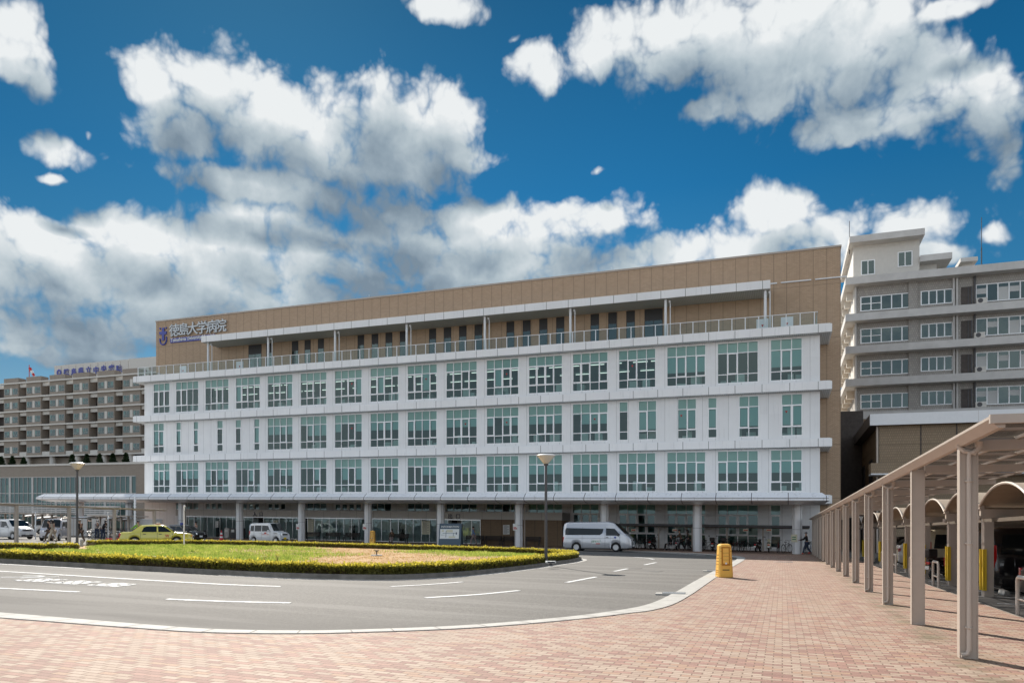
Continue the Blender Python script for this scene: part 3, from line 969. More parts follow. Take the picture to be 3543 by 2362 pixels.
def win(parent, u0, u1, rows, pat, style, v=VF, name='window', cas=.055, casedepth=.03):
    """rows: sill, lower rail, upper rail, head; pat: one letter per pane, c = casement in the middle row"""
    f = MB(); t = .036; n = len(pat); pw = (u1 - u0) / n
    vf0, vf1 = v + .03, v + .12
    for i in range(n + 1):
        q = u0 + pw * i
        a, b = (q, q + 2 * t) if i == 0 else ((q - 2 * t, q) if i == n else (q - t, q + t))
        f.box(a, b, vf0, vf1, rows[0], rows[-1])
    for j, z in enumerate(rows):
        a, b = (z, z + 2 * t) if j == 0 else ((z - 2 * t, z) if j == len(rows) - 1 else (z - t, z + t))
        for i in range(n):
            f.box(u0 + pw * i + (2 * t if i == 0 else t), u0 + pw * (i + 1) - (2 * t if i == n - 1 else t), vf0 + .004, vf1 - .004, a, b)
    crow = 1 if len(rows) == 4 else 0
    for i, ch in enumerate(pat):
        if ch != 'c': continue
        a, b, z0, z1 = u0 + pw * i + .01, u0 + pw * (i + 1) - .01, rows[crow] + .01, rows[crow + 1] - .01
        e = cas + .04
        f.box(a, a + e, vf0 - casedepth, vf0 + .02, z0, z1); f.box(b - e, b, vf0 - casedepth, vf0 + .02, z0, z1)
        f.box(a + e, b - e, vf0 - casedepth + .003, vf0 + .017, z0, z0 + e); f.box(a + e, b - e, vf0 - casedepth + .003, vf0 + .017, z1 - e, z1)
    w = f.build(name, 'frame_white', parent, site=True)
    gl = MB(); gl.quad((u0 + .03, v + .075, rows[0]), (u1 - .03, v + .075, rows[0]), (u1 - .03, v + .075, rows[-1]), (u0 + .03, v + .075, rows[-1]))
    gl.build('pane', 'window_glass', w, site=True)
    if style:
        b = MB()
        z1 = rows[-1]
        if style.get('top', True) and len(rows) > 2:
            b.box(u0 + .04, u1 - .04, v + .17, v + .18, rows[-2] + .02, z1 - .03)
        if b.v: b.build('top_blind', 'blind_green', w, site=True)
        for i in range(n):
            b = MB()
            d = style.get('drop', 0)
            if callable(d): d = d(i)
            if d > 0:
                za = rows[-2] if len(rows) > 2 else rows[-1]
                zb = za - (za - rows[1 if len(rows) == 4 else 0]) * d
                b.box(u0 + pw * i + .04, u0 + pw * (i + 1) - .04, v + .19, v + .20, zb, za)
            if b.v: b.build('blind', 'blind_teal', w, site=True)
    return w

xs = [530, 608.5, 709, 814, 922, 1036, 1154, 1277, 1406, 1540.6, 1681, 1828, 1981, 2141.5, 2308.5, 2482.4, 2664.6]
BL = [-66.48 + 4.675 * (i - 2) for i in range(17)]
BL[0], BL[1] = -74.82, -71.15
PANE = 3.65 / 4
F4 = ['ccc', 'cc--', '-cc-', 'cc-c', '-c-c', '-c-c', '-ccc', 'cc-c', 'cc-c', 'c-c-', '-ccc', 'ccc-', 'cc-c', '-c--', '-c-c', '-c--', '-c-']
F2 = ['-c-', '-c--', '-c-c', '--c-', '--c-', '--c-', '--c-', '-c-c', '-c-c', 'c-c-', '--c-', '-c--', '--c-', 'c-c-', '-c-c', 'c-c-', 'c-c']
F3 = {4: '--c-', 5: '-c--', 6: '--c-', 7: '-cc-', 8: 'c--c', 9: '-cc-', 10: 'c-cc', 11: '-cc-', 12: '--cc'}
rs = random.Random(3)

wins = []      # u0, u1, rows per storey for cutting the wall
def add_win(fl, u0, u1, pat, style, rows=None):
    b = 5.02 * fl
    rows = rows or (b + .42, b + 1.26, b + 3.22, b + 4.22)
    wins.append((fl, u0, u1, rows[0], rows[-1]))
    win(H, u0, u1, rows, pat, style)

for i in range(17):
    n4 = len(F4[i])
    u0 = BL[i]; u1 = u0 + (3.65 if n4 == 4 else 2.72)
    if i == 1: u1 = -67.5
    dark = i < 14
    st = dict(top=True, drop=(lambda k, i=i: 0 if rs.random() > .12 else .9)) if i < 14 else dict(drop=(.78 if i in (14, 16) else 0))
    add_win(3, u0, u1, F4[i], st)
    dd = .35 + .4 * rs.random() if i < 13 else .55
    add_win(1, u0, u1, F2[i], dict(drop=(lambda k, dd=dd, i=i: dd if rs.random() < (.65 if i < 10 else .97) else 0)))
    if i in F3:
        d3 = .45 + .2 * rs.random()
        add_win(2, u0, u1, F3[i], dict(drop=(lambda k, d3=d3: d3 if rs.random() < .75 else .05)))
z3 = 10.04
def narrow(px0, px1, pat, drop=.9):
    add_win(2, Uv(px0, VF), Uv(px1, VF), pat, dict(drop=drop))
for a in ((530, 567, '-c'), (608.5, 626, 'c'), (668.8, 686, 'c'), (750, 771, 'c'), (814, 834, 'c'), (878, 898, 'c'), (2141.5, 2173, '-'), (2208, 2272, 'c-'), (2343.7, 2410, '-c'), (2448.7, 2481, 'c'), (2555.8, 2626, 'c-'), (2703, 2777, 'cc')):
    narrow(*a, drop=.85 if a[0] < 700 else (0 if a[0] in (750, 814, 2141.5) else .9))

# ground floor right of the entrance block: tall windows in four rows
for i in range(11, 17):
    u0 = BL[i]; n = 4 if i < 16 else 1
    if i == 12: n = 3
    u1 = u0 + PANE * n
    wins.append((0, u0, u1, .30, 4.25))
    f = win(H, u0, u1, (.30, 1.38, 3.30, 4.25), 'c' * n if i != 15 else 'ccc-', dict(top=False, drop=0), cas=.09)
    b = MB(); b.box(u0 + .05, u1 - .05, VF + .5, VF + .51, 3.3, 4.2); b.build('top_blind', 'blind_teal', f, site=True)
# ground floor upper lights over the entrance block
for i in range(1, 11):
    u0 = BL[i] if i > 1 else -71.15
    n = {1: 4, 2: 3, 3: 4, 4: 3, 5: 4, 6: 4, 7: 3, 8: 3, 9: 4, 10: 4}[i]
    wins.append((0, u0, u0 + PANE * n, 3.35, 4.25))
    if i in (2, 3, 4, 6): win(H, u0 + .0, u0 + PANE * n, (3.35, 4.25), 'c' * n, None, cas=.11)
    else: win(H, u0, u0 + PANE * n, (3.35, 4.25), '-' * n, None)

# white wall with the openings left out
wl = MB()
for fl in range(4):
    zb, zt = 5.02 * fl + (.02 if fl == 0 else 0), 5.02 * fl + 4.33
    ws = sorted([w for w in wins if w[0] == fl], key=lambda w: w[1])
    u = UL
    for (_, a, b, z0, z1) in ws:
        if a > u: wl.box(u, a, VF, VF + .25, zb, zt)
        wl.box(a, b, VF, VF + .25, zb, z0)
        if z1 < zt: wl.box(a, b, VF, VF + .25, z1, zt)
        u = b
    wl.box(u, UR, VF, VF + .25, zb, zt)
wl.box(UL, UL + .25, VF + .25, 84, .02, 20); wl.box(UR - .25, UR, VF + .25, VT, .02, 20)
wl.build('wall', 'facade_white', H, site=True)
# floor edges: the white maintenance ledges round every storey
for k in range(1, 5):
    z = 5.02 * k
    if k == 1: z = 5.03
    s = MB()
    s.box(-77.23, 4.08, VS, VS + .12, z - .69, z + .02)
    s.box(-77.23, -77.11, VS + .12, 73.6, z - .69, z + .02)
    s.box(3.96, 4.08, VS + .12, VT - .003, z - .69, z + .02)
    o = s.build('floor_edge', 'slab_fascia', H, site=True)
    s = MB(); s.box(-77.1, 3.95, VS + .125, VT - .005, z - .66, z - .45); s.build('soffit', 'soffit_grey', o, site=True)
    s = MB(); s.box(-77.1, 3.95, VS + .02, VF - .004, z + .022, z + .07); s.build('capping', 'white_metal', o, site=True)
# inside: floors, back wall, ceiling light strips of the offices
s = MB()
for k in range(0, 5): s.box(UL + .3, UR - .3, VF + .26, 84, 5.02 * k - (.42 if k else .02), 5.02 * k + (-.02 if k == 4 else .03))
s.box(UL + .3, UR - .3, 84, 84.2, .02, 19.9)
for k in range(1, 4): s.box(UL + .3, UR - .3, VF + .26, VF + .3, 5.02 * k + .03, 5.02 * k + .35)
s.build('interior_floor', 'interior_wall', H, site=True)
for j, v in enumerate((72.6, 76.4, 80.6)):
    s = MB()
    for i in range(1, 14):
        for q in (0, 1):
            s.box(BL[i] + .2 + q * 1.9, BL[i] + 1.75 + q * 1.9, v, v + .1, 19.50, 19.56)
    s.build('ceiling_light', 'lamp_strip', H, site=True)
s = MB()
for i in (3, 8, 9, 13, 15):
    s.box(BL[i] + 1, BL[i] + 1.14, 72, 73.6, 14.47, 14.53); s.box(BL[i] + 1.6, BL[i] + 1.74, 74, 75.2, 19.48, 19.55)
s.build('ceiling_light', 'lamp_strip', H, site=True)
# desks and cupboards seen through the panes
s = MB(); rr = random.Random(8)
for fl in (1, 2, 3):
    for i in range(17):
        for q in range(3):
            u = BL[i] + rr.uniform(0, 3); w = rr.uniform(.3, .9); hh = rr.uniform(.7, 1.7)
            s.box(u, u + w, 70.9 + rr.random(), 72.2 + rr.random(), 5.02 * fl + .04, 5.02 * fl + hh)
s.build('office_furniture', 'sign_white', H, site=True)

# tan tiled block behind and above
s = MB()
s.box(-78.48, 5.1, VT, 99, 20.06, 28.45)
s.box(UR + .003, 5.1, VT, 99, -.1, 20.06)
s.box(-78.48, UL - .003, 84.3, 99, -.1, 20.06)
s.box(UL, UR, 84.3, 99, -.1, 20.06)
s.build('tiled_wall', 'tan_tile', H, site=True)
s = MB(); s.box(-78.55, 5.17, VT - .07, 99.1, 28.45, 28.62); s.build('roof_coping', 'bronze_metal', H, site=True)
s = MB()
s.box(-77.1, 3.95, VS + .13, VT - .004, 19.6, 20.05); s.build('terrace_floor', 'kerb_concrete', H, site=True)
# terrace windows and doors
tw = [(-63.19, -61.17, 2), (-60.42, -59.5, 1), (-56.58, -55.64, 1), (-54.71, -53.83, 1), (-52.78, -51.91, 1), (-51.0 + .0, -50.1, 1) , (-49.2, -48.3, 1),
      (-47.19, -46.3, 1), (-45.28, -44.38, 1), (-43.41, -42.5, 1), (-41.53, -40.75, 1), (-37.73, -36.84, 1), (-35.86, -34.95, 1), (-33.98, -33.06, 1), (-32.09, -31.15, 1),
      (-28.28, -27.37, 1), (-26.40, -25.48, 1), (-24.51, -23.58, 1), (-22.61, -21.71, 1), (-18.84, -17.93, 1), (-16.96, -16.05, 1), (-15.06, -14.17, 1), (-13.19, -11.35, 2)]
tw = [t for t in tw if not (-51.5 < t[0] < -48.5)]
for a, b, n in tw:
    f = MB(); f.box(a, b, VT - .02, VT + .3, 23.05, 24.25)  # dark box above the glass paints in the shade of a recess
    for q in np.linspace(a, b - .05, n + 1): f.box(q, q + .05, VT - .025, VT - .004, 20.1, 23.05)
    w = f.build('tall_window', 'dark_frame', H, site=True)
    g = MB(); g.box(a + .051, b - .051, VT - .012, VT - .006, 20.1, 23.05); g.build('pane', 'car_glass', w, site=True)
    g = MB(); g.box(a + .02, b - .02, VT - .0055, VT - .002, 20.1, 23.04); g.build('inner_blind', 'blind_teal' if rs.random() < .3 else 'interior_dark', w, site=True)
for px in (2638, 2723, 634, 830):
    u = Uv(px, VT)
    d = MB(); d.box(u - .55, u + .55, VT - .04, VT + .01, 20.08, 22.3); o = d.build('terrace_door', 'white_metal', H, site=True)
    d = MB(); d.add([(u - .12, VT - .046, 21.75), (u + .12, VT - .046, 21.75), (u, VT - .046, 21.5)], [(0, 1, 2)]); d.build('rescue_mark', 'text_red', o, site=True)
    d = MB(); d.box(u - .45, u - .38, VT - .08, VT - .041, 21.05, 21.12); d.build('handle', 'steel', o, site=True)
# red rescue triangles on panes
for i, fl in ((0, 2), (6, 2), (9, 2), (10, 2), (12, 2), (6, 3), (8, 3), (10, 3), (13, 3), (16, 2), (14, 2), (3, 2)):
    u = BL[i] + PANE * 2.5 if i < 13 else BL[i] + PANE * 1.5
    z = 5.02 * fl + 2.5
    d = MB(); d.add([(u - .11, VF + .062, z + .2), (u + .11, VF + .062, z + .2), (u, VF + .062, z)], [(0, 1, 2)]); d.build('rescue_mark', 'text_red', H, site=True)
# terrace canopy on thin columns
s = MB(); s.box(-68.03, -1.05, 71.0, 71.12, 24.28, 25.05); s.box(-1.17, -1.05, 71.12, VT - .003, 24.28, 25.05); s.box(-68.03, -67.91, 71.12, VT - .003, 24.28, 25.05)
o = s.build('terrace_canopy', 'slab_fascia', H, site=True)
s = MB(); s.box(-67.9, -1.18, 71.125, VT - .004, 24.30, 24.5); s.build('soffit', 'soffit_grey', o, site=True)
s = MB(); s.box(-67.9, -1.18, 71.125, VT - .004, 24.9, 25.02); s.build('canopy_roof', 'white_metal', o, site=True)
s = MB()
for q in np.linspace(-67, 2.9, 24): s.box(q, q + 2.7, VT - .12, VT - .004, 25.56, 25.66)
s.build('light_trough', 'white_metal', H, site=True)
for u in (-67.4, -58.2, -48.7, -39.3, -29.85, -20.35, -10.7, -1.5):
    s = MB(); s.lathe([(.13, 20.06), (.13, 24.29)], 12, (u, 71.5, 0)); s.lathe([(.05, 20.06), (.05, 24.2)], 8, (u + .42, 71.7, 0)); s.box(u + .3, u + .45, 71.55, 71.7, 24.0, 24.2)
    s.build('terrace_column', 'white_metal', H, site=True)
# railing of the terrace
s = MB()
posts = np.arange(-76.9, 2.9, 1.17)
for u in posts: s.box(u - .035, u + .035, 69.55, 69.62, 20.05, 21.32)
s.box(-77.0, 2.95, 69.56, 69.61, 21.32, 21.37); s.box(-77.0, 2.95, 69.56, 69.61, 20.09, 20.14)
for v in np.arange(70.6, 73.9, 1.1):
    for u in (-77.0, 2.92): s.box(u - .03, u + .03, v, v + .06, 20.05, 21.32)
for u in (-77.0, 2.92): s.box(u - .025, u + .025, 69.62, 73.85, 21.32, 21.37)
o = s.build('railing', 'white_metal', H, site=True)
s = MB()
s.quad((-77, 69.63, 20.15), (2.9, 69.63, 20.15), (2.9, 69.63, 21.3), (-77, 69.63, 21.3))
for u in (-77.0, 2.9): s.quad((u, 69.65, 20.15), (u, 73.8, 20.15), (u, 73.8, 21.3), (u, 69.65, 21.3))
s.build('glass_panel', 'rail_glass', o, site=True)
# lightning rods
for px in (1277, 1645, 2117):
    u = Uv(px, 80); s = MB(); s.tube([(u, 80, 28.5), (u, 80, 31.2)], [.05, .02], 6); s.build('lightning_rod', 'steel', H, site=True)

# sign letters and emblem on the tan wall
def sign_root(name, px, py, label, v=VT, cat='sign'):
    u, z = at_v(px, py, v); r = empty(name, (u, v - .12, z), 0, label, cat); return r
zs = Zv(700, 1126, VT)
r = sign_root('hospital_lettering', 690, 1165, 'big silver Japanese characters naming the hospital on the tan upper wall', cat='lettering')
chars = '徳島大学病院'
uA, uB = Uv(608, VT), Uv(768, VT)
stp = (uB - uA) / 5
for i, ch in enumerate(chars):
    put_text('character', ch, 1.75, 'letter_grey', r, (uA + stp * i - r.location.x, -.05, Zv(606, 1161, VT) + grade(uA + stp * i, VT) - r.location.z), depth=.16, bold=.012, sx=1.05)
r = sign_root('name_plate', 640, 1176, 'blue plate with the English hospital name in white under the silver characters', cat='sign')
pu0, pu1 = Uv(591, VT), Uv(746, VT)
z0, z1 = Zv(592, 1187, VT), Zv(592, 1171, VT)
s = MB(); s.box(pu0, pu1, VT - .1, VT - .02, z0, z1); s.build('plate', 'blue_sign', r, site=True)
put_text('lettering', 'Tokushima University Hospital', .66, 'sign_white', r, (0, 0, 0), depth=.03, bold=.01)
o = [c for c in r.children if c.name.startswith('lettering')][0]
wd = o.dimensions.x; o.data.transform(Matrix.Diagonal(((pu1 - pu0 - .25) / max(.01, max(v.co.x for v in o.data.vertices) - min(v.co.x for v in o.data.vertices)), 1, 1, 1)))
o.location = ((pu0 + pu1) / 2 - r.location.x, VT - .13 - r.location.y, z0 + .18 + grade((pu0 + pu1) / 2, VT) - r.location.z)
# emblem: T over a cup with two dots
r = sign_root('hospital_emblem', 566, 1165, 'blue emblem of a T over a cup shape left of the silver characters', cat='emblem')
uc, zc = at_v(566, 1162, VT)
s = MB(); k = (Zv(566, 1130, VT) - Zv(566, 1190, VT)) / 4.0
def eb(a, b, c, d): s.box(uc + a * k, uc + b * k, VT - .14, VT - .03, zc + c * k, zc + d * k)
eb(-.3, .35, .95, 1.85); eb(-1.05, 1.05, .3, .95); eb(-.3, .35, -1.05, .3)
pts = []
for i in range(15):
    t = math.pi + math.pi * i / 14; pts.append((uc + math.cos(t) * .98 * k + .02, VT - .085, zc - .95 * k + math.sin(t) * 1.1 * k))
pts = [(pts[0][0], VT - .085, pts[0][2] + .4 * k)] + pts + [(pts[-1][0], VT - .085, pts[-1][2] + .7 * k)]
for i in range(len(pts) - 1):
    s.tube([pts[i], pts[i + 1]], .15 * k, 6)
for q in (-.9, .9): s.lathe([(.2 * k, -.14), (.2 * k, -.03)], 10, (uc + q * k, VT, zc + 1.75 * k), 'y')
s.build('badge', 'blue_sign', r, site=True, fix=True)

# ---------------------------------------------------------------- entrance block under the drop-off roof
E0 = Uv(612, 67.4); E1 = Uv(1947, 67.4); EG = Uv(1662, 67.4)
EN = empty('entrance_hall', ((E0 + E1) / 2, 67.4, 0), 0, 'flat roofed glazed entrance hall with beige fascia under the hospital drop-off roof', 'entrance hall')
zf0, zf1 = Zv(1200, 1790, 67.4), Zv(1200, 1766, 67.4)
s = MB(); s.box(E0, E1, 67.2, 67.38, zf0, zf1); s.box(E1 - .18, E1, 67.38, VF - .003, zf0, zf1); s.build('fascia', 'beige_fascia', EN, site=True)
s = MB(); s.box(E0 + .02, E1 - .19, 67.385, VF - .003, zf1 - .25, zf1 - .05); s.build('roof', 'kerb_concrete', EN, site=True)
s = MB(); s.box(E0 + .02, E1 - .19, 67.385, VF + 5, zf0 + .02, zf0 + .12); s.build('ceiling', 'interior_wall', EN, site=True)
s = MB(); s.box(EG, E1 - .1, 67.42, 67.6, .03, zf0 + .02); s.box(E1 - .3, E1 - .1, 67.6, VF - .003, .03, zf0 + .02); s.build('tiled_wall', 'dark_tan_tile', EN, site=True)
s = MB(); s.box(E0, E0 + .3, 67.4, VF - .003, .03, zf0); s.build('end_wall', 'white_paint', EN, site=True)
s = MB(); s.box(E0 + .3, EG, 74.6, 74.8, .03, zf0 + .02); s.box(EG - .2, EG, 67.65, 74.6, .03, zf0 + .02)
for q in np.arange(E0 + 4, EG - 2, 6.3): s.box(q, q + .4, 69.5, 69.9, .03, zf0)
s.build('inner_wall', 'interior_dark', EN, site=True)
us = [E0 + .3]
pxs = [645, 652, 672, 694, 717, 739, 761, 783, 805, 845, 875, 912, 944, 966, 990, 1013, 1040, 1064, 1089, 1114, 1139, 1164, 1190, 1216, 1242, 1290, 1320, 1352, 1378, 1404, 1430, 1458, 1486, 1514, 1550, 1598, 1632, 1662]
us = [Uv(p, 67.4) for p in pxs]
for i in range(len(us) - 1):
    a, b = us[i], us[i + 1]
    door = pxs[i] in (875, 1550)
    f = MB(); f.box(a - .025, a + .025, 67.38, 67.46, .05, zf0)
    f.box(a + .025, b - .025, 67.385, 67.455, zf0 - .12, zf0 - .02)
    if not door: f.box(a + .025, b - .025, 67.385, 67.455, .05, .13)
    w = f.build('glass_bay' if not door else 'doorway', 'steel', EN, site=True)
    if not door:
        g = MB(); g.quad((a + .025, 67.42, .13), (b - .025, 67.42, .13), (b - .025, 67.42, zf0 - .12), (a + .025, 67.42, zf0 - .12)); g.build('pane', 'entrance_glass', w, site=True)
s = MB(); s.box(us[-1] - .03, us[-1] + .03, 67.36, 67.46, .05, zf0); s.build('end_post', 'steel', EN, site=True)
for px, ch in ((882, '入'), (904, '口'), (1558, '出'), (1585, '口')):
    u = Uv(px, 67.2); o = put_text('character', ch, .55, 'text_dark', EN, (0, 0, 0), depth=.03, bold=.012)
    zz = zf0 + .08; o.location = (u - EN.location.x, 67.18 - EN.location.y, zz + grade(u, 67.2) - EN.location.z)
# notices on glass and walls
def notice(px, py, w, h, v, label, mat='sign_white', txt=None):
    u, z = at_v(px, py, v)
    r = empty('notice', (u, v - .012, z), 0, label, 'notice')
    s = MB(); s.box(-w / 2, w / 2, -.008, .008, -h / 2, h / 2); s.build('sheet', mat, r)
    s = MB()
    for k in range(max(2, int(h / .09))):
        q = h / 2 - .07 - k * .085
        if q < -h / 2 + .04: break
        s.box(-w * .38, w * (.38 if k % 3 else .15), -.011, -.0085, q - .014, q + .014)
    s.build('print', 'text_dark', r)
notice(750, 1813, .5, .75, 67.36, 'white notice taped to the entrance glass left of the small van')
notice(953, 1807, .55, .5, 67.36, 'orange and white notice on the glass beside the way in', 'sign_cream')
notice(1075, 1825, .75, 1.9, 67.36, 'tall pale notice board behind the glass right of the small van', 'sign_cream')
notice(1474, 1824, .95, 1.4, 67.36, 'pale notice behind the glass left of the information board', 'sign_cream')
notice(1752, 1831, .7, .95, 67.36, 'framed white notice on the dark tan tiles above the bench')
notice(560, 1807, .5, .9, VF - .02, 'small notice on the white wall left of the black taxi')

# ---------------------------------------------------------------- drop-off roof on thick columns
DR = empty('drop_off_canopy', (-38, 61.5, 0), 0, 'long white drop-off roof with sloping edge panels on thick round columns', 'canopy')
zl, zt_, vl = 4.12, 4.72, 58.0
prof = [(vl, zl), (vl + .03, zl + .17), (vl + .02, zl + .2), (vl + .55, zt_), (VS - .05, zt_ + .05), (VS - .05, zt_ - .25), (vl + 1.4, zl - .28), (vl + .25, zl - .1)]
uL, uR = -79.5, 3.3
s = MB()
# edge with hipped ends: ring of points front, stepping back at both ends
def ring(u, inset):
    return [(u, y, z) for y, z in prof]
vs = []; fs = []
n = len(prof)
insL = [0, .0, .0, 1.0, 1.0, 1.0, .9, .3]
for side, u, sg in (('L', uL, 1), ('R', uR, -1)):
    for (y, z), q in zip(prof, insL): vs.append((u + sg * q * .55, y, z))
for i in range(n): fs.append((i, (i + 1) % n, n + (i + 1) % n, n + i))
fs.append(tuple(range(n))[::-1]); fs.append(tuple(range(n, 2 * n)))
s.add(vs, fs)
s.build('roof', 'canopy_panel', DR, site=True, fix=True)
s = MB(); s.box(uL + .1, uR - .1, vl - .006, vl + .03, zl + .17, zl + .2); s.build('drip_joint', 'pole_grey', DR, site=True)
for u in (-76.9, -69.3, -61.6, -53.75, -45.9, -38.1, -30.2, -22.35, -14.45, -6.6, 1.1):
    s = MB(); s.lathe([(.37, .03), (.37, 1.95)], 24, (u, 61.5, 0)); s.lathe([(.365, 1.95), (.365, 1.98)], 24, (u, 61.5, 0)); s.lathe([(.37, 1.98), (.37, zl + .02)], 24, (u, 61.5, 0))
    c = s.build('column', 'white_paint', DR, site=True, smooth=False, fix=True)
    s = MB()
    for q in (-.24, .25): s.box(u + q - .012, u + q + .012, 61.5 - math.sqrt(.37 ** 2 - q * q) - .012, 61.5 - .2, .03, zl)
    s.lathe([(.378, 1.955), (.378, 1.975)], 24, (u, 61.5, 0))
    s.build('panel_joint', 'pole_grey', c, site=True)
for i in range(10):
    for k, (u, v) in enumerate(((-74 + 8 * i, 62.8), )):
        if u > 2: continue
        s = MB(); s.box(u, u + .5, v, v + .5, zl - .12, zl - .06)
        s.build('down_light', 'down_light' if i < 3 else 'sign_white', DR, site=True)
s = MB(); u = Uv(1815, 62.3); s.lathe([(.06, .03), (.06, zl)], 10, (u, 62.3, 0)); s.build('rain_pipe', 'pipe_beige', DR, site=True)
# little signs strapped to columns
for px, lab in ((1262, 'small sign with red text on the column beside the yellow box'), (1783, 'small sign with red text on the column nearest the tiled wall'), (1031, 'small sign with red text on the column right of the small van')):
    u, z = at_v(px, 1822, 61.1)
    r = empty('column_sign', (u, 61.1, z), 0, lab, 'sign')
    s = MB(); s.box(-.22, .22, -.02, 0, -.3, .3); s.build('plate', 'sign_white', r)
    s = MB(); s.box(-.17, .17, -.026, -.02, -.2, -.1); s.box(-.17, .1, -.026, -.02, -.06, 0); s.build('print', 'text_red', r)
u, z = at_v(2749, 1852, 61.1)
r = empty('column_sign', (u, 61.1, z - .2), 0, 'pale green taped notice on the rightmost column', 'sign')
s = MB(); s.box(-.25, .2, -.02, 0, -.3, .3); s.build('plate', 'sign_cream', r)
s = MB(); s.box(-.18, .1, -.026, -.02, .05, .12); s.box(-.18, .1, -.026, -.02, -.12, -.05); s.build('print', 'text_green', r)

# ---------------------------------------------------------------- low roof over the cycle stand
BR = empty('cycle_shelter', (-6, 67.5, 0), 0, 'long low dark edged roof over the bicycles against the white wall', 'shelter')
b0, b1 = Uv(2150, 67), Uv(2800, 67)
s = MB(); s.box(b0, b1, 66.0, 69.0, 2.2, 2.27); s.build('roof', 'roof_sheet', BR, site=True)
s = MB(); s.box(b0, b1, 65.9, 66.0, 2.12, 2.32); s.build('front_beam', 'pole_grey', BR, site=True)
s = MB(); s.box(b0, b1, 67.4, 67.55, 2.05, 2.2)
for q in np.arange(b0, b1, 1.6): s.box(q, q + .06, 66.0, 69.0, 2.1, 2.2)
s.build('rafters', 'bronze_dark', BR, site=True)
for px in (2171, 2278, 2395, 2515, 2640):
    u = Uv(px, 67.4); s = MB(); s.box(u - .07, u + .07, 67.4, 67.54, .03, 2.06); s.build('post', 'bronze_metal', BR, site=True)
for px, t_ in ((2192, 'left'), (2335, ''), (2580, ''), (2660, '')):
    u, z = at_v(px, 1833, 66.2)
    lab = {2192: 'pinkish hanging plate under the cycle shelter beside the silver van', 2335: 'pinkish hanging plate above the wheelchair group', 2580: 'pinkish hanging plate above the bicycles right of the yellow box sign', 2660: 'rightmost pinkish hanging plate under the cycle shelter roof'}[px]
    r = empty('hanging_plate', (u, 66.2, z), 0, lab, 'sign')
    s = MB(); s.box(-.22, .22, -.01, .01, -.11, .11); s.build('plate', 'sign_cream', r)
    s = MB(); s.box(-.17, .17, -.014, -.0105, -.04, .04); s.build('print', 'text_red', r)

# ---------------------------------------------------------------- older hospital building far left
LV = 144.0
LB = empty('ward_building', (-140, LV, 0), 0, 'brown tiled six storey ward block far left with pale ledges and recessed bays', 'ward building')
def Zs(y0, v=LV): return Zv(0, y0, v)
lz = [Zs(y) for y in (1581, 1526, 1477, 1428, 1380, 1331)]      # ledge heights from the lowest up
bays = [(-45, -40), (45, 215), (305, 478), (575, 755), (848, 1035), (1133, 1330), (1425, 1632), (1730, 1900)]
bu = [(Uv(a / 3.36, LV), Uv(b / 3.36, LV)) for a, b in bays]
bu[0] = (bu[1][0] - 17, bu[1][0] - 5.2)
uLL, uRR = bu[0][0] - 6, bu[-1][1] + 4
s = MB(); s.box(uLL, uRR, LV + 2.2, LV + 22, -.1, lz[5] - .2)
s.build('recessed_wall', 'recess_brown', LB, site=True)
s = MB()
for a, b in bu: s.box(a, b, LV, LV + 2.195, lz[0] + .15, lz[5] + 1.6)
s.build('bay_wall', 'brown_tile', LB, site=True)
for z in lz:
    s = MB(); s.box(uLL, uRR, LV - .5, LV - .003, z - .2, z + .2); s.build('ledge', 'cream_paint', LB, site=True)
for i in range(len(bu) - 1):
    for k in range(6):
        s = MB()
        if k < 5: s.box(bu[i][1] + .003, bu[i + 1][0] - .003, LV + .4, LV + .8, lz[k + 1] - 1.15, lz[k + 1] - .2)
        else: s.box(bu[i][1] + .003, bu[i + 1][0] - .003, LV + .2, LV + .6, lz[0] + .2, lz[0] + 1.3)
        s.build('balcony_beam', 'cream_paint', LB, site=True)
s = MB(); s.box(uLL, uRR, LV + 1.9, LV + 2.197, -.1, lz[0] - .25); s.build('terrace_wall', 'brown_tile', LB, site=True)
def ward_window(a, b, z0, z1):
    f = MB(); f.box(a, b, LV - .04, LV - .003, z0, z1)
    w = f.build('window', 'window_grey', LB, site=True)
    g = MB(); m_ = (a + b) / 2; zc = z0 + (z1 - z0) * .3
    for p, q in ((a + .1, m_ - .05), (m_ + .05, b - .1)): g.box(p, q, LV - .05, LV - .041, zc + .06, z1 - .1)
    g.box(a + .1, b - .1, LV - .05, LV - .041, z0 + .08, zc - .04)
    g.build('pane', 'car_glass', w, site=True)
    g = MB(); g.box(a + .14, a + .6, LV - .058, LV - .052, zc + .08, z1 - .14) if rs.random() < .8 else g.box(m_ + .1, b - .15, LV - .058, LV - .052, zc + .08, z1 - .14)
    g.build('curtain', 'interior_wall', w, site=True)
for a, b in bu[1:]:
    L = b - a
    for k in range(5):
        z0 = lz[k] + 1.0; z1 = lz[k] + 2.75
        ward_window(a + .04 * L, a + .40 * L, z0, z1); ward_window(a + .60 * L, a + .96 * L, z0, z1)
        s = MB(); s.box(a + .43 * L, a + .57 * L, LV - .06, LV - .003, z0 - .1, z1 + .15); s.build('white_panel', 'cream_paint', LB, site=True)
# open terrace storey and columns
for px in (12, 95, 180, 268, 359, 453):
    s = MB(); u = Uv(px, LV + .4); s.lathe([(.75, lz[0] - 6), (.75, lz[0] - .2)], 14, (u, LV + .6, 0)); s.build('terrace_column', 'cream_paint', LB, site=True)
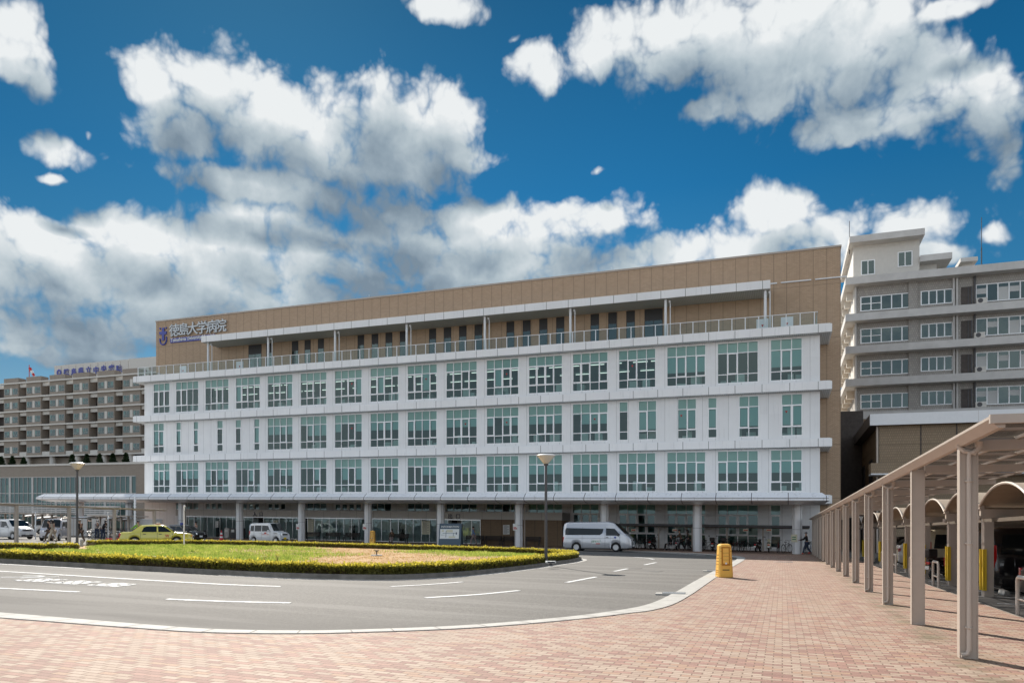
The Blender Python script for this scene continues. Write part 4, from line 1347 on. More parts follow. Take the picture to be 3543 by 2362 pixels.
# rooftop sign wall, stepped
zt0, zt1 = Zv(300, 1305, 155), Zv(300, 1279, 155)
u0, u1 = Uv(188, 155), Uv(445, 155)
s = MB()
for i in range(10):
    a = u0 + (u1 - u0) * i / 10
    s.box(a, a + (u1 - u0) / 10 - .15, 155 - (.0 if i % 2 else .003), 155.5, zt0 - 6, zt1 + 2.0)
s.box(u1, u1 + 14, 155, 170, zt0 - 6, zt1 + 2.1)
s.build('roof_screen', 'cream_paint', LB, site=True)
r = empty('rooftop_lettering', (u0 + 1, 154.8, zt0), 0, 'row of dark blue Japanese characters on the white roof screen of the brown ward block', 'lettering')
for i, ch in enumerate('●徳島県立中央病院'[0:9]):
    px = (685, 770, 855, 940, 1027, 1114, 1203, 1293, 1383)[i] / 3.36
    u = Uv(px, 154.8); z = Zv(px, 1200 + (330, 330, 325, 313, 305, 303, 290, 283, 290)[i] / 3.36, 154.8)
    put_text('character', ch if i else '◎', 2.3, 'blue_sign', r, (u - r.location.x, 0, z + grade(u, 154.8) - r.location.z), depth=.1, bold=.05)
# windsock
u, z = at_v(101, 1309, 150); zt = Zv(101, 1268, 150)
r = empty('windsock', (u, 150, z), 0, 'red and white windsock on a red pole on the roof of the ward block', 'windsock')
s = MB(); s.tube([(0, 0, -1.5), (0, 0, zt - z + .5)], .11, 6); s.build('pole', 'red_plastic', r)
for k in range(4):
    s = MB(); h = zt - z; s.tube([(.3 + .65 * k, 0, h - .5 - .85 * k), (.3 + .65 * (k + 1), 0, h - .5 - .85 * (k + 1.25))], [.42 - .04 * k, .38 - .04 * k], 10)
    s.build('sleeve_band', 'red_plastic' if k % 2 == 0 else 'sign_white', r)
# podium
PV = 120.0
PB = empty('hospital_annex', (-150, PV, 0), 0, 'low brown annex with a long green glass front below the ward block', 'annex')
zt = Zv(0, 1613, PV); zg1 = Zv(0, 1651, PV)
ua, ub = Uv(-260, PV), Uv(510, PV)
ug = Uv(470, PV)
s = MB(); s.box(ua, ub, PV, PV + 40, zg1, zt); s.box(ug, ub, PV, PV + 40, -.1, zg1); s.box(ua, ug, PV + 3, PV + 40, -.1, zg1); s.build('wall', 'brown_tile', PB, site=True)
s = MB(); s.box(ua, ub, PV - .2, PV - .003, zt - .1, zt + .35); s.build('coping', 'cream_paint', PB, site=True)
s = MB(); s.quad((ua, PV + .1, .2), (ug, PV + .1, .2), (ug, PV + .1, zg1), (ua, PV + .1, zg1)); s.build('glass_front', 'curtain_glass', PB, site=True)
s = MB()
stepu = (Uv(470, PV) - Uv(18, PV)) / 27.
for i in range(44):
    u = ug - stepu * i
    if u < ua: break
    big = i % 5 == 1
    s.box(u - (.32 if big else .05), u + (.32 if big else .05), PV - .0, PV + .0995, .2, zg1)
for zz in (zg1 - .12, zg1 - 3.9, zg1 - 6.2, zg1 - 9.3): s.box(ua, ug, PV - .06, PV + .05, zz, zz + .14)
s.build('mullions', 'slab_grey', PB, site=True)
s = MB()
for k in range(26):
    u = ug - 1.5 - rs.random() * 58; zz = zg1 - 3.6 - rs.random() * 5
    s.box(u, u + .8 + rs.random(), PV + 1.2, PV + 1.5, zz, zz + .5 + rs.random() * 2)
s.build('display', 'sign_cream', PB, site=True)
s = MB(); s.box(ua, ug, PV + 2.8, PV + 2.95, .2, zg1); s.build('inner_wall', 'interior_wall', PB, site=True)
s = MB()
for k in range(5): s.box(ua, ub, PV - 8 + k * .2, PV - 7.6 + k * .2, 3.1 + k * .42, 3.4 + k * .42)
s.build('louvre_screen', 'slab_grey', PB, site=True)

def conifer(u, v, z, h, label, group):
    r = empty('conifer', (u, v, z), 0, label, 'tree', group)
    m = MB(); m.tube([(0, 0, 0), (0, 0, h * .9)], [.12, .03], 6); m.build('trunk', 'stem_brown', r)
    n = 900
    t = RNG.uniform(0, 1, n) ** .8; a = RNG.uniform(0, 6.283, n)
    rr_ = (1 - t) * h * .30 * RNG.uniform(.3, 1.1, n) * (1 + .35 * np.sin(a * 3 + t * 19)) + .08
    c = np.stack([u + np.cos(a) * rr_, v + np.sin(a) * rr_, z + h * (.08 + t * .92)], 1)
    quads_obj('crown', leaf_quads(c, .42), RNG.uniform(0, 1, n), 'tree_leaf', r)
for px, lab in ((4, 'dark shrub on the annex terrace at the left picture edge'), (43, 'widest dark shrub on the annex terrace right of the first round column'), (82, 'dark shrub just left of the second round column on the annex terrace'),
                (250, 'dark shrub left of the column above the left street lamp'), (300, 'layered dark shrub above and right of the left street lamp'), (345, 'dark shrub close to the left side of the fifth column on the annex terrace'),
                (391, 'dark shrub right of the fifth column on the annex terrace'), (436, 'rightmost dark shrub on the annex terrace beside the hospital ledge')):
    conifer(Uv(px, 128), 128, zt + .1, 3.1 if px != 82 else 2.7, lab, 'dark shrubs on the annex terrace')

# ---------------------------------------------------------------- grey building behind on the right
GV = 100.0
GB = empty('grey_tiled_building', (20, GV, 0), 0, 'grey tiled five storey block right of the hospital with concrete ledges', 'building')
gu0 = Uv(2963, GV); ge0 = Uv(2924, GV)
gz = [Zv(2930, 750 + y / 2.24, GV) for y in (1547, 1291, 1040, 790, 508)]     # ledge middles, lowest first
gz = [gz[4] - d for d in (16.6 + 1.3, 12.5 + .9, 8.35 + .5, 4.2 + .2, 0)] if False else gz
gr = 60.
s = MB(); s.box(gu0, gr, GV + .9, GV + 18, -.1, gz[4]); s.build('wall', 'grey_tile', GB, site=True)
for z in gz:
    s = MB(); s.box(ge0, gr, GV - .5, GV + .897, z - .45, z + .45); s.box(ge0, gu0 - .003, GV + .897, GV + 17, z - .45, z + .45)
    s.build('ledge', 'slab_grey', GB, site=True)
s = MB()
for z in gz[1:]:
    for v in np.arange(GV + 3, GV + 17, 3.4): s.box(ge0 + .4, gu0 - .003, v, v + .6, z - 1.4, z - .45)
s.build('side_brackets', 'cream_paint', GB, site=True)
s = MB(); s.box(gu0 - .2, gu0 - .004, GV + 1, GV + 18, gz[1], gz[4] - .4); s.build('sunlit_side_wall', 'cream_paint', GB, site=True)  # sunlight on this flank is put into its cream colour
def px2(x): return 2843 + x / 2.24
def gwin(x0, x1, n, k, dz=(1.0, 2.85), bars=0, y0=None):
    a, b = Uv(px2(x0), GV + .9), Uv(px2(x1), GV + .9)
    z0, z1 = gz[k] + dz[0], gz[k] + dz[1]
    f = MB(); v = GV + .9
    for i in range(n + 1):
        q = a + (b - a) * i / n; f.box(q - .06, q + .06, v - .1, v - .003, z0, z1)
    f.box(a + .061, b - .061, v - .095, v - .003, z0, z0 + .1); f.box(a + .061, b - .061, v - .095, v - .003, z1 - .1, z1)
    if bars: f.box(a + .061, a + (b - a) * bars / n, v - .09, v - .003, (z0 + z1) / 2 - .05, (z0 + z1) / 2 + .04)
    w = f.build('window', 'frame_white', GB, site=True)
    g = MB(); g.box(a, b, v - .03, v - .004, z0, z1); g.build('pane', 'car_glass', w, site=True)
    return a, b, z0, z1, w
for k in range(4):
    gwin(303, 703, 5, k, bars=2)
    gwin(770, 1012, 4, k, (1.15, 2.9))
    a, b, z0, z1, w = gwin(1195, 2075, 10, k, (.95, 3.1))
    for i in range(10):
        if (i + k) % 5 in (0, 1, 3):
            g = MB()
            q = a + (b - a) * i / 10; g.box(q + .08, q + (b - a) / 10 - .08, GV + .86, GV + .868, z0 + .1 + (.9 if (i + k) % 3 == 0 else 0), z1 - .5)
            g.build('blind', 'blind_pale', w, site=True)
    # recessed doorway with bars
    q0, q1 = Uv(px2(1080), GV + .9), Uv(px2(1166), GV + .9)
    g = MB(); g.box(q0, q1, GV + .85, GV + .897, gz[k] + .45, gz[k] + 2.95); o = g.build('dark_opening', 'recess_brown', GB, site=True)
    g = MB(); g.box(q0 + .7, q0 + .78, GV + .8, GV + .849, gz[k] + .45, gz[k] + 2.95); g.box(q1 - .15, q1, GV + .8, GV + .849, gz[k] + .45, gz[k] + 2.95); g.build('grille', 'pole_grey', o, site=True)
    for x in (262, 1022, 1048, 1185):
        u = Uv(px2(x), GV + .8); g = MB(); g.lathe([(.12, gz[k] + .45), (.12, gz[k + 1] - .45)], 8, (u, GV + .72, 0)); g.build('rain_pipe', 'slab_grey' if x != 1185 else 'pole_grey', GB, site=True)
    g = MB(); u = Uv(px2(706), GV + .9); g.box(u - .5, u + .5, GV + .7, GV + .897, gz[k] + .45, gz[k + 1] - .45); g.build('wall_pier', 'grey_tile', GB, site=True)
# air conditioners on the ledges
for k, x in ((0, 1232), (3, 1238), (2, 1222), (1, 1230)):
    u = Uv(px2(x), GV - .1); dz = .9
    r = empty('air_conditioner', (u, GV - .15, gz[k] + .45), 0, {0: 'lowest air conditioner box on the ledges of the grey building', 3: 'topmost air conditioner box on the ledges of the grey building', 2: 'air conditioner box on the second ledge from the top of the grey building', 1: 'air conditioner box one storey above the lowest one on the grey building'}[k], 'air conditioner', 'air conditioners on the grey building')
    s = MB(); s.box(-.55, .55, -.2, .2, .05, .72); s.build('casing', 'cream_paint', r, bevel=.03)
    s = MB(); s.lathe([(.27, -.22), (.27, -.202)], 18, (-.15, 0, .39), 'y'); s.build('fan_grille', 'pole_grey', r, fix=True)
# penthouses
s = MB()
p0, p1 = Uv(px2(245), GV + 2), Uv(px2(758), GV + 2); q0, q1 = Uv(px2(215), GV + .5), Uv(px2(800), GV + .5)
zr = Zv(px2(245), 750 + 232 / 2.24, GV + 2)
s.box(p0, p1, GV + 2, GV + 15, gz[4] + .45, zr); s.build('penthouse_wall', 'cream_paint', GB, site=True)
s = MB(); s.box(q0, q1, GV + .5, GV + 16, zr, zr + .8)
q2 = Uv(px2(1012), GV + 1.5); zr2 = Zv(px2(1000), 750 + 322 / 2.24, GV + 1.5); s.box(p1 + .003, q2, GV + 1.5, GV + 12, zr2, zr2 + .75)
q4, q5 = Uv(px2(1062), GV + 6), Uv(px2(1195), GV + 6); zr3 = Zv(px2(1100), 750 + 362 / 2.24, GV + 6); s.box(q4, q5, GV + 5, GV + 10, zr3 - .1, zr3 + .4)
s.build('penthouse_roof', 'slab_grey', GB, site=True)
s = MB(); s.box(p1 + .003, q2 - 1.4, GV + 3, GV + 11, gz[4] + .45, zr2); s.box(q4 + .3, q5 - .3, GV + 6, GV + 9, gz[4] + .45, zr3 - .1); s.build('roof_house_wall', 'cream_paint', GB, site=True)
for x0, x1 in ((303, 413), (588, 703)):
    a, b = Uv(px2(x0), GV + 2), Uv(px2(x1), GV + 2); z0 = gz[4] + (1.3 if x0 < 400 else 1.9)
    f = MB(); f.box(a, b, GV + 1.9, GV + 1.997, z0, z0 + 1.9); w = f.build('window', 'frame_white', GB, site=True)
    f = MB(); f.box(a + .12, (a + b) / 2 - .06, GV + 1.88, GV + 1.897, z0 + .12, z0 + 1.78); f.box((a + b) / 2 + .06, b - .12, GV + 1.88, GV + 1.897, z0 + .12, z0 + 1.78); f.build('pane', 'car_glass', w, site=True)
for px, y0, y1, lab in ((2939, 852, 765, 'thin lightning rod above the left corner of the grey block'), (3396, 920, 752, 'tall antenna mast on the roof right of the grey block penthouse')):
    u, z = at_v(px, y0, GV + 3); s = MB(); h = Zv(px, y1, GV + 3) - z
    r = empty('antenna_mast', (u, GV + 3, z - 1), 0, lab, 'antenna', None)
    s.tube([(0, 0, 0), (0, 0, h * .55)], .07, 6); s.tube([(0, 0, h * .55), (0, 0, h + 1)], .04, 6); s.build('mast', 'pole_grey', r)

# ---------------------------------------------------------------- low ochre building behind the covered parking
OV = 74.0
OB = empty('ochre_tiled_building', (20, OV, 0), 0, 'low ochre tiled building with a deep white roof edge behind the covered parking', 'building')
of = Uv(3010, OV); ow = Uv(3042, OV + .8)
z1, z0 = Zv(3010, 1432, OV), Zv(3010, 1471, OV)
s = MB(); s.box(of, 45, OV, OV + .15, z0, z1); o = s.build('roof_edge', 'white_metal', OB, site=True)
s = MB(); s.box(of, of + .15, OV + .153, 98, z0, z1); s.box(of + .15, 45, OV + .153, 98, z1 - .5, z1 - .3); s.build('side_roof_edge', 'pole_grey', OB, site=True)
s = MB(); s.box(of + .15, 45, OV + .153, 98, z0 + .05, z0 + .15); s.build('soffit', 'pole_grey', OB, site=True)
s = MB()
for q in np.arange(of + 8.6, 45, 8.4): s.box(q, q + .03, OV - .004, OV, z0, z1)
s.build('edge_joint', 'slab_grey', OB, site=True)
s = MB(); s.box(ow, 45, OV + .8, 97, -.1, z0 + .05); s.build('tiled_wall', 'ochre_tile', OB, site=True)
zb1, zb0 = Zv(3020, 1601, OV - 1.2), Zv(3020, 1637, OV - 1.2)
s = MB(); s.box(Uv(3014, OV - 1.2), 45, OV - 1.2, OV + .797, zb0, zb1); o = s.build('balcony', 'ochre_tile', OB, site=True)
s = MB(); s.box(Uv(3014, OV - 1.2) - .02, 45, OV - 1.23, OV + .7, zb0 - .12, zb0 - .003); s.build('balcony_rim', 'white_metal', o, site=True)
for px in (3186, 3310):
    u = Uv(px, OV + .8); s = MB(); s.box(u - .05, u + .05, OV + .77, OV + .797, 0, z0); s.build('wall_joint', 'recess_brown', OB, site=True)
s = MB(); s.lathe([(.1, 0), (.1, z0)], 8, (ow - .15, OV + .9, 0)); s.build('rain_pipe', 'pipe_beige', OB, site=True)
for v in (80, 87):
    s = MB(); s.box(ow - .05, ow - .003, v, v + 3, 6.5, 9.2); w = s.build('side_window', 'dark_frame', OB, site=True)
    s = MB(); s.box(ow - .06, ow - .051, v + .15, v + 2.85, 6.7, 9.0); s.build('pane', 'interior_dark', w, site=True)
s = MB(); s.box(5.2, ow + .1, 90, 90.3, -.1, 15.6); s.build('dark_gap_sheet', 'recess_brown', OB, site=True)  # dark sheet added across the gap, its shade put into the colour

# ---------------------------------------------------------------- cantilevered walkway roofs
def walkway(u0, du, posts_v, v0, v1, label, zr=2.80, pipes=True, far=False):
    """u0 post line, du towards which the roof reaches"""
    sg = 1 if du > 0 else -1
    r = empty('walkway_roof', (u0, (v0 + v1) / 2, 0), 0, label, 'walkway roof')
    e0, e1 = u0 - sg * .20, u0 + du
    s = MB(); s.prism([(e0, zr + .05), (e0, zr + .08), (e0 + sg * .15, zr + .085), (e0 + sg * .15, zr - .04), (e0 + sg * .09, zr - .04)], 'y', v0, v1)
    s.build('gutter_beam', 'bronze_metal', r, site=True, fix=True)
    s = MB(); s.box(min(e0, e1), max(e0, e1), v0 - .06, v0 - .003, zr + .0, zr + .095); s.box(min(e0, e1), max(e0, e1), v1 + .003, v1 + .06, zr + .0, zr + .095); s.build('end_beam', 'bronze_metal', r, site=True)
    zo = zr + .12
    for a in np.arange(v0, v1 - .1, 2.0):
        b = min(a + 1.96, v1)
        s = MB(); s.quad((e0 + sg * .12, a, zr + .09), (e1, a, zo), (e1, b, zo), (e0 + sg * .12, b, zr + .09)); s.build('roof_sheet', 'roof_sheet', r, site=True)
    s = MB()
    for q in np.linspace(.55, abs(du) - .03, 4):
        u = u0 + sg * q; zz = zr + .09 + (.03) * (q / abs(du)); s.box(u - .02, u + .02, v0, v1, zz - .045, zz - .006)
    for v in np.arange(v0 + .98, v1, .98): s.box(min(e0 + sg * .13, e1), max(e0 + sg * .13, e1), v - .01, v + .01, zr + .055, zr + .085)
    s.build('purlin', 'bronze_metal', r, site=True)
    for i, v in enumerate(posts_v):
        p = MB(); p.box(u0 - .098, u0 + .098, v - .065, v + .065, .03, zr - .04)
        for q in (-.098, .098): p.box(u0 + q - .006, u0 + q + .006, v - .075, v + .075, .03, zr - .041)
        c = p.build('post', 'bronze_metal', r, site=True)
        b = MB(); b.prism([(u0 + sg * .113, zr - .09), (u0 + sg * .113, zr + .045), (e1 - sg * .05, zr + .06), (e1 - sg * .05, zr - .04)], 'y', v - .06, v + .06)
        b.build('beam', 'bronze_metal', r, site=True, fix=True)
        if pipes and i != 1:
            q = MB(); x = u0 - .005; y = v - .105
            q.tube([(u0 + .10, y - .01, zr + .02), (u0 + .10, y - .01, zr - .05), (u0 + .07, y, zr - .10), (x, y, zr - .13), (x, y, zr - .2), (x, y, .16), (x - .02, y - .0, .10), (x - .09, y, .08)], [.048, .042, .036, .03, .029, .029, .029, .029], 10)
            for zz in (.42, 1.5, 2.3): q.lathe([(.034, zz), (.034, zz + .03)], 10, (x, y, 0)); q.box(x - .045, x + .045, y, y + .045, zz + .005, zz + .03)
            q.build('down_pipe', 'pipe_beige', c, site=True, smooth=True)
            q = MB(); q.tube([(u0 - .13, y + .03, zr - .02), (u0 - .06, y, zr - .1), (u0 + .07, y, zr - .13)], .03, 6); q.build('spout', 'pipe_beige', c, site=True)
    return r
pv = [10.85, 14.55, 18.45] + [18.45 + 3.85 * k for k in range(1, 12)]
walkway(2.25, 2.15, pv, 8.95, 63.5, 'long bronze coloured walkway roof on a row of posts beside the brick paving')
walkway(-46.6, -2.2, [28.9, 32.7, 36.4, 40.05, 43.7], 25, 44.7, 'bronze walkway roof on single posts left of the taxi', zr=2.62, pipes=False)
# strip lamps below the walkway roof
# ---------------------------------------------------------------- covered parking with barrel roofs
cpv = [22.8 + 4.42 * k for k in range(-3, 9)]
CPR = empty('car_port', (10, 40, 0), 0, 'covered parking with a row of barrel vaulted roofs and yellow guarded posts', 'car port')
for i in range(len(cpv) - 1):
    a, b = cpv[i] + .03, cpv[i + 1] - .03; mid = (a + b) / 2; hw = (b - a) / 2
    vs = []; nseg = 14; zb = 2.42; rise = .50
    for u in (5.0, 20.0):
        for k in range(nseg + 1):
            t = -1 + 2 * k / nseg; vs.append((u, mid + t * hw, zb + rise * (1 - abs(t) ** 2.1)))
    fs = [(k, k + 1, nseg + 2 + k, nseg + 1 + k) for k in range(nseg)]
    s = MB(); s.add(vs, fs); s.build('barrel_roof', 'barrel_sheet', CPR, site=True)
    s = MB()
    s.tube([vs[k] for k in range(nseg + 1)], .035, 6)
    for u in (7.5, 10, 12.5, 15, 17.5):
        s.tube([(u, vs[k][1], vs[k][2] - .04) for k in range(nseg + 1)], .04, 5)
    s.build('roof_rib', 'bronze_metal', CPR, site=True)
    if True:
        s = MB(); s.box(9, 9.08, mid - .6, mid + .6, 2.72, 2.78); s.build('strip_lamp', 'lamp_strip', CPR, site=True)
for v in cpv:
    s = MB(); s.box(5.02, 20, v - .09, v + .09, 2.12, 2.36); s.build('long_beam', 'bronze_metal', CPR, site=True)
    s = MB(); s.box(4.98, 5.1, v - .12, v + .12, 2.36, 2.50); s.tube([(5.0, v, 2.06), (5.0, v, 2.18)], .06, 8); s.build('gutter_end', 'bronze_metal', CPR, site=True)
s = MB(); s.box(5.3, 5.5, cpv[0], cpv[-1], 2.02, 2.117); s.box(12.3, 12.5, cpv[0], cpv[-1], 2.02, 2.117); s.build('cross_beam', 'bronze_dark', CPR, site=True)
for v in cpv:
    for u in (5.2, 12.4, 19.4):
        s = MB(); s.box(u - .11, u + .11, v - .13, v + .13, 0, 2.02)
        c = s.build('post', 'bronze_metal', CPR, site=True)
        if u < 6:
            g = MB()
            for q in (-.145, .145): g.box(u - .135, u - .06, v + q - .02, v + q + .02, .17, 1.28); g.box(u - .16, u - .136, v + q - .05, v + q + .05, .17, 1.28)
            g.build('yellow_guard', 'guard_yellow', c, site=True)
            g = MB(); g.lathe([(.035, 0), (.035, 2.1)], 8, (u - .06, v + .24, 0)); g.build('down_pipe', 'cream_paint', c, site=True)
            g = MB(); g.box(u - .114, u - .111, v - .06, v + .06, 1.08, 1.2); g.build('number_label', 'sign_white', c, site=True)
# parking line paint and wheel stops
s = MB()
for v in cpv:
    s.box(4.9, 9.8, v - .04 - .0, v + .04, .002, .007)
    s.box(4.9, 9.8, v + 2.17, v + 2.25, .002, .007)
tag(s.build('parking_line', 'road_paint', site=True), kind='structure')
lab_ws = 0
for k, v in enumerate(cpv[2:9]):
    for q in (.55, 2.7):
        s = MB(); s.prism([(0, 0), (.16, 0), (.13, .12), (.03, .12)], 'y', -.3, .3)
        o = s.build('wheel_stop', 'kerb_concrete', None, fix=True); o.location = (5.75, v + q + .5, .001 + grade(5.75, v + q))
        lab_ws += 1
        tag(o, '%s wheel stop at the %s yellow guarded post from the near end' % (('nearer', 'farther')[q > 1], ('second', 'third', 'fourth', 'fifth', 'sixth', 'seventh', 'eighth')[k]), 'wheel stop', 'wheel stops under the car port')

def hoop(v, label):
    r = empty('hoop_barrier', (4.48, v, .03), 0, label, 'hoop barrier', 'hoop barriers along the edge of the brick paving')
    s = MB(); h = .78; w = .42
    pts = [(0, -w, 0), (0, -w, h - .1), (0, -w + .03, h - .03), (0, -w + .1, h), (0, w - .1, h), (0, w - .03, h - .03), (0, w, h - .1), (0, w, 0)]
    s.tube(pts, .038, 10); s.tube([(0, -w, .33), (0, w, .33)], .022, 8); s.build('hoop', 'pipe_beige', r, smooth=True)
    s = MB(); s.tube([(0, -w + .12, h + .001), (0, w - .12, h + .001)], .042, 10); s.build('top_sleeve', 'steel', r)
hl = ['nearest hoop barrier at the right edge of the paving', 'hoop barrier between the two nearest yellow guarded posts', 'hoop barrier seen between the third and fourth walkway posts', 'hoop barrier beside the parked white vehicles', 'farthest hoop barrier along the paving edge']
for k, v in enumerate((16.95, 25.75, 30.2, 34.6, 38.4)): hoop(v, hl[k])

# small services under the bricks: nothing above ground
# ---------------------------------------------------------------- street lamps
def lamp(u, v, h, label, z0=.1):
    r = empty('street_lamp', (u, v, z0), 0, label, 'street lamp', 'street lamps on the traffic island')
    s = MB(); s.lathe([(.11, -.1), (.11, .02), (.075, .05), (.068, 1.2), (.055, h - .55), (.055, h - .5), (.10, h - .46), (.10, h - .40)], 16); s.build('pole', 'pole_grey', r, smooth=False, fix=True)
    s = MB(); s.lathe([(.10, h - .40), (.16, h - .34), (.38, h - .08), (.40, h - .05)], 24); s.build('shade', 'lamp_glass', r, smooth=True, fix=True)
    s = MB(); s.lathe([(.43, h - .05), (.43, h - .035), (.33, h + .01), (.15, h + .03), (.02, h + .035)], 24); s.build('cap', 'white_metal', r, fix=True)
    return r
u, v = at_t(1889, 32.3)
lamp(u, v, 4.85, 'grey street lamp with a conical shade at the right end of the island hedge')
u2, v2 = at_t(267, 43.0)
lamp(u2, v2, 5.0, 'grey street lamp with a conical shade in front of the brown annex on the left')
# flat box lamp by the hedge
x, y = at_g(1905, 1957, .1)
r = empty('floodlight', (x, y, .12), R(30), 'small white floodlight box at the foot of the right street lamp', 'floodlight')
s = MB(); s.box(-.2, .2, -.13, .13, .10, .19); s.build('housing', 'sign_white', r, bevel=.02)
s = MB(); s.box(-.15, .15, -.135, -.131, .115, .175); s.box(-.05, .05, -.04, .04, 0, .1); s.build('bracket', 'pole_grey', r)
# thin white post in the island by the taxi
x, y = at_t(637, 49.5)
r = empty('camera_pole', (x, y, .1), 0, 'thin white pole in front of the black taxi', 'pole')
s = MB(); s.tube([(0, 0, 0), (0, 0, 2.75)], .05, 10); s.build('pole', 'white_metal', r)
s = MB(); s.tube([(.0, 0, 2.72), (.14, -.05, 2.70)], .045, 8); s.build('camera', 'white_metal', r)
s = MB(); s.tube([(.04, 0, 2.4), (.10, 0, 2.3), (.08, 0, .9)], .02, 6); s.build('cable', 'pole_grey', r)
# little bollard by the left lamp
x, y = at_t(283, 43.5)
r = empty('bollard', (x, y, .05), 0, 'short pale bollard in the gap of the hedge by the left street lamp', 'bollard')
s = MB(); s.lathe([(.08, 0), (.08, .35), (.10, .36), (.10, .42), (.07, .5), (.02, .53)], 14); s.build('post', 'kerb_concrete', r, fix=True)

# ---------------------------------------------------------------- yellow box signs
def yellow_box(x, y, rz, label, h=1.18, w=.50, z0=.035):
    r = empty('yellow_box_sign', (x, y, z0), rz, label, 'box sign', 'yellow plastic box signs')
    b = MB(); d0, d1 = .25, .17; w0, w1 = w / 2 + .01, w / 2 * .84
    secs = []
    def half(z): 
        t = z / h; return w0 + (w1 - w0) * t, d0 + (d1 - d0) * t
    prev = None; vs = []; fs = []
    zs = [0, .03, .04, .34, .345, .35, h - .07, h - .02, h]
    for i, z in enumerate(zs):
        hw, hd = half(min(z, h))
        if i == 0: hw -= .02; hd -= .02
        if i in (4,): hw -= .015; hd -= .02
        if i == 7: hw -= .03; hd -= .03
        if i == 8: hw -= .08; hd -= .09
        c = .05
        ringp = [(-hw + c, -hd), (hw - c, -hd), (hw, -hd + c), (hw, hd - c), (hw - c, hd), (-hw + c, hd), (-hw, hd - c), (-hw, -hd + c)]
        vs += [(p, q, z) for p, q in ringp]
    for i in range(len(zs) - 1):
        for j in range(8): fs.append((i * 8 + j, i * 8 + (j + 1) % 8, (i + 1) * 8 + (j + 1) % 8, (i + 1) * 8 + j))
    fs.append(tuple(range(8))[::-1]); fs.append(tuple(range((len(zs) - 1) * 8, len(zs) * 8)))
    b.add(vs, fs); b.build('shell', 'yellow_plastic', r, fix=True)
    def face(z): return -half(z)[1]
    p = MB()
    for (a0, a1, z0_, z1_, dep) in ((-.145, .145, .42, 1.08, .010), (-.10, .10, .49, 1.03, .02)):
        ya, yb = face(z0_), face(z1_)
        vs = [(a0, ya - dep, z0_), (a1, ya - dep, z0_), (a1, yb - dep, z1_), (a0, yb - dep, z1_), (a0, ya + .02, z0_), (a1, ya + .02, z0_), (a1, yb + .02, z1_), (a0, yb + .02, z1_)]
        p.add(vs, [(0, 1, 2, 3), (0, 4, 5, 1), (1, 5, 6, 2), (2, 6, 7, 3), (3, 7, 4, 0)])
        p.mi = 1
    p.m = [0] * 5 + [1] * 5
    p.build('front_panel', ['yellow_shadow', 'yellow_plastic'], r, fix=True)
    p = MB()
    for z in (.62, .74, .86): p.box(-.10, .10, face(z) - .0235, face(z) - .019, z, z + .006)
    p.box(-.12, .12, face(.25) - .006, face(.25) + .01, .255, .285)
    for q in (-.185, .185):
        for z in (.46, .68, .92, 1.04): p.lathe([(.011, -.006), (.011, .02)], 8, (q * (1 - .12 * z), face(z), z), 'y')
    p.build('screws', 'bench_dark', r)
    p = MB()
    for z in (.10, .17, .24, .45, .56, .67, .78):
        hw, hd = half(z)
        for sd in (-1, 1): p.box(sd * hw - .008, sd * hw + .008, -hd * .7, hd * .7, z, z + .02)
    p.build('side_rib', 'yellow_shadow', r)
    p = MB(); p.lathe([(.035, -.028), (.035, .0)], 14, (0, face(.42) , .50), 'y'); p.build('lock', 'sign_white', r)
    return r
yellow_box(-1.93, 26.6, R(20), 'big sunlit yellow plastic box sign standing on the brick paving')
x, y = at_v(1289, 1870, 60.0)[0], 60.0
yellow_box(x, y, R(15), 'yellow plastic box sign in the shade beside a drop-off column', 1.22)

# information board
x = at_v(1560, 1860, 59.6)[0]
r = empty('information_board', (x, 59.6, .035), R(8), 'dark blue standing information board with a map beside the column', 'information board')
hb = 2.0
s = MB(); s.prism([(-.45, .06), (.45, .06), (.12, hb), (-.08, hb)], 'x', -1.05, 1.05); s.build('board', 'sign_navy', r, fix=True)
def onb(z, d=.006): return -.45 + .37 * (z - .06) / (hb - .06) - d
s = MB(); z0, z1 = .62, 1.5; s.quad((-.95, onb(z0), z0), (.85, onb(z0), z0), (.85, onb(z1), z1), (-.95, onb(z1), z1)); mp = s.build('map', 'sign_white', r)
s = MB()
for a, b, c, d in ((-.35, .25, 1.2, 1.42), (-.1, .5, .70, .84), (-.8, -.6, 1.25, 1.4)): s.quad((a, onb(c, .009), c), (b, onb(c, .009), c), (b, onb(d, .009), d), (a, onb(d, .009), d))
s.build('map_buildings', 'sign_cream', mp)
s = MB()
for a, b, c, d in ((-.7, .6, 1.10, 1.13), (-.4, -.36, .75, 1.35), (.3, .34, .85, 1.15), (-.85, -.5, .95, .97), (.55, .65, 1.0, 1.2)): s.quad((a, onb(c, .010), c), (b, onb(c, .010), c), (b, onb(d, .010), d), (a, onb(d, .010), d))
s.build('map_roads', 'sign_navy', mp)
put_text('lettering', 'INFORMATION', .25, 'sign_white', r, (-.02, onb(1.66, .02), 1.62), depth=.006, bold=.004)
s = MB(); s.box(-1.0, -.9, -.5, .5, 0, .06); s.box(.9, 1.0, -.5, .5, 0, .06); s.build('foot', 'steel', r)

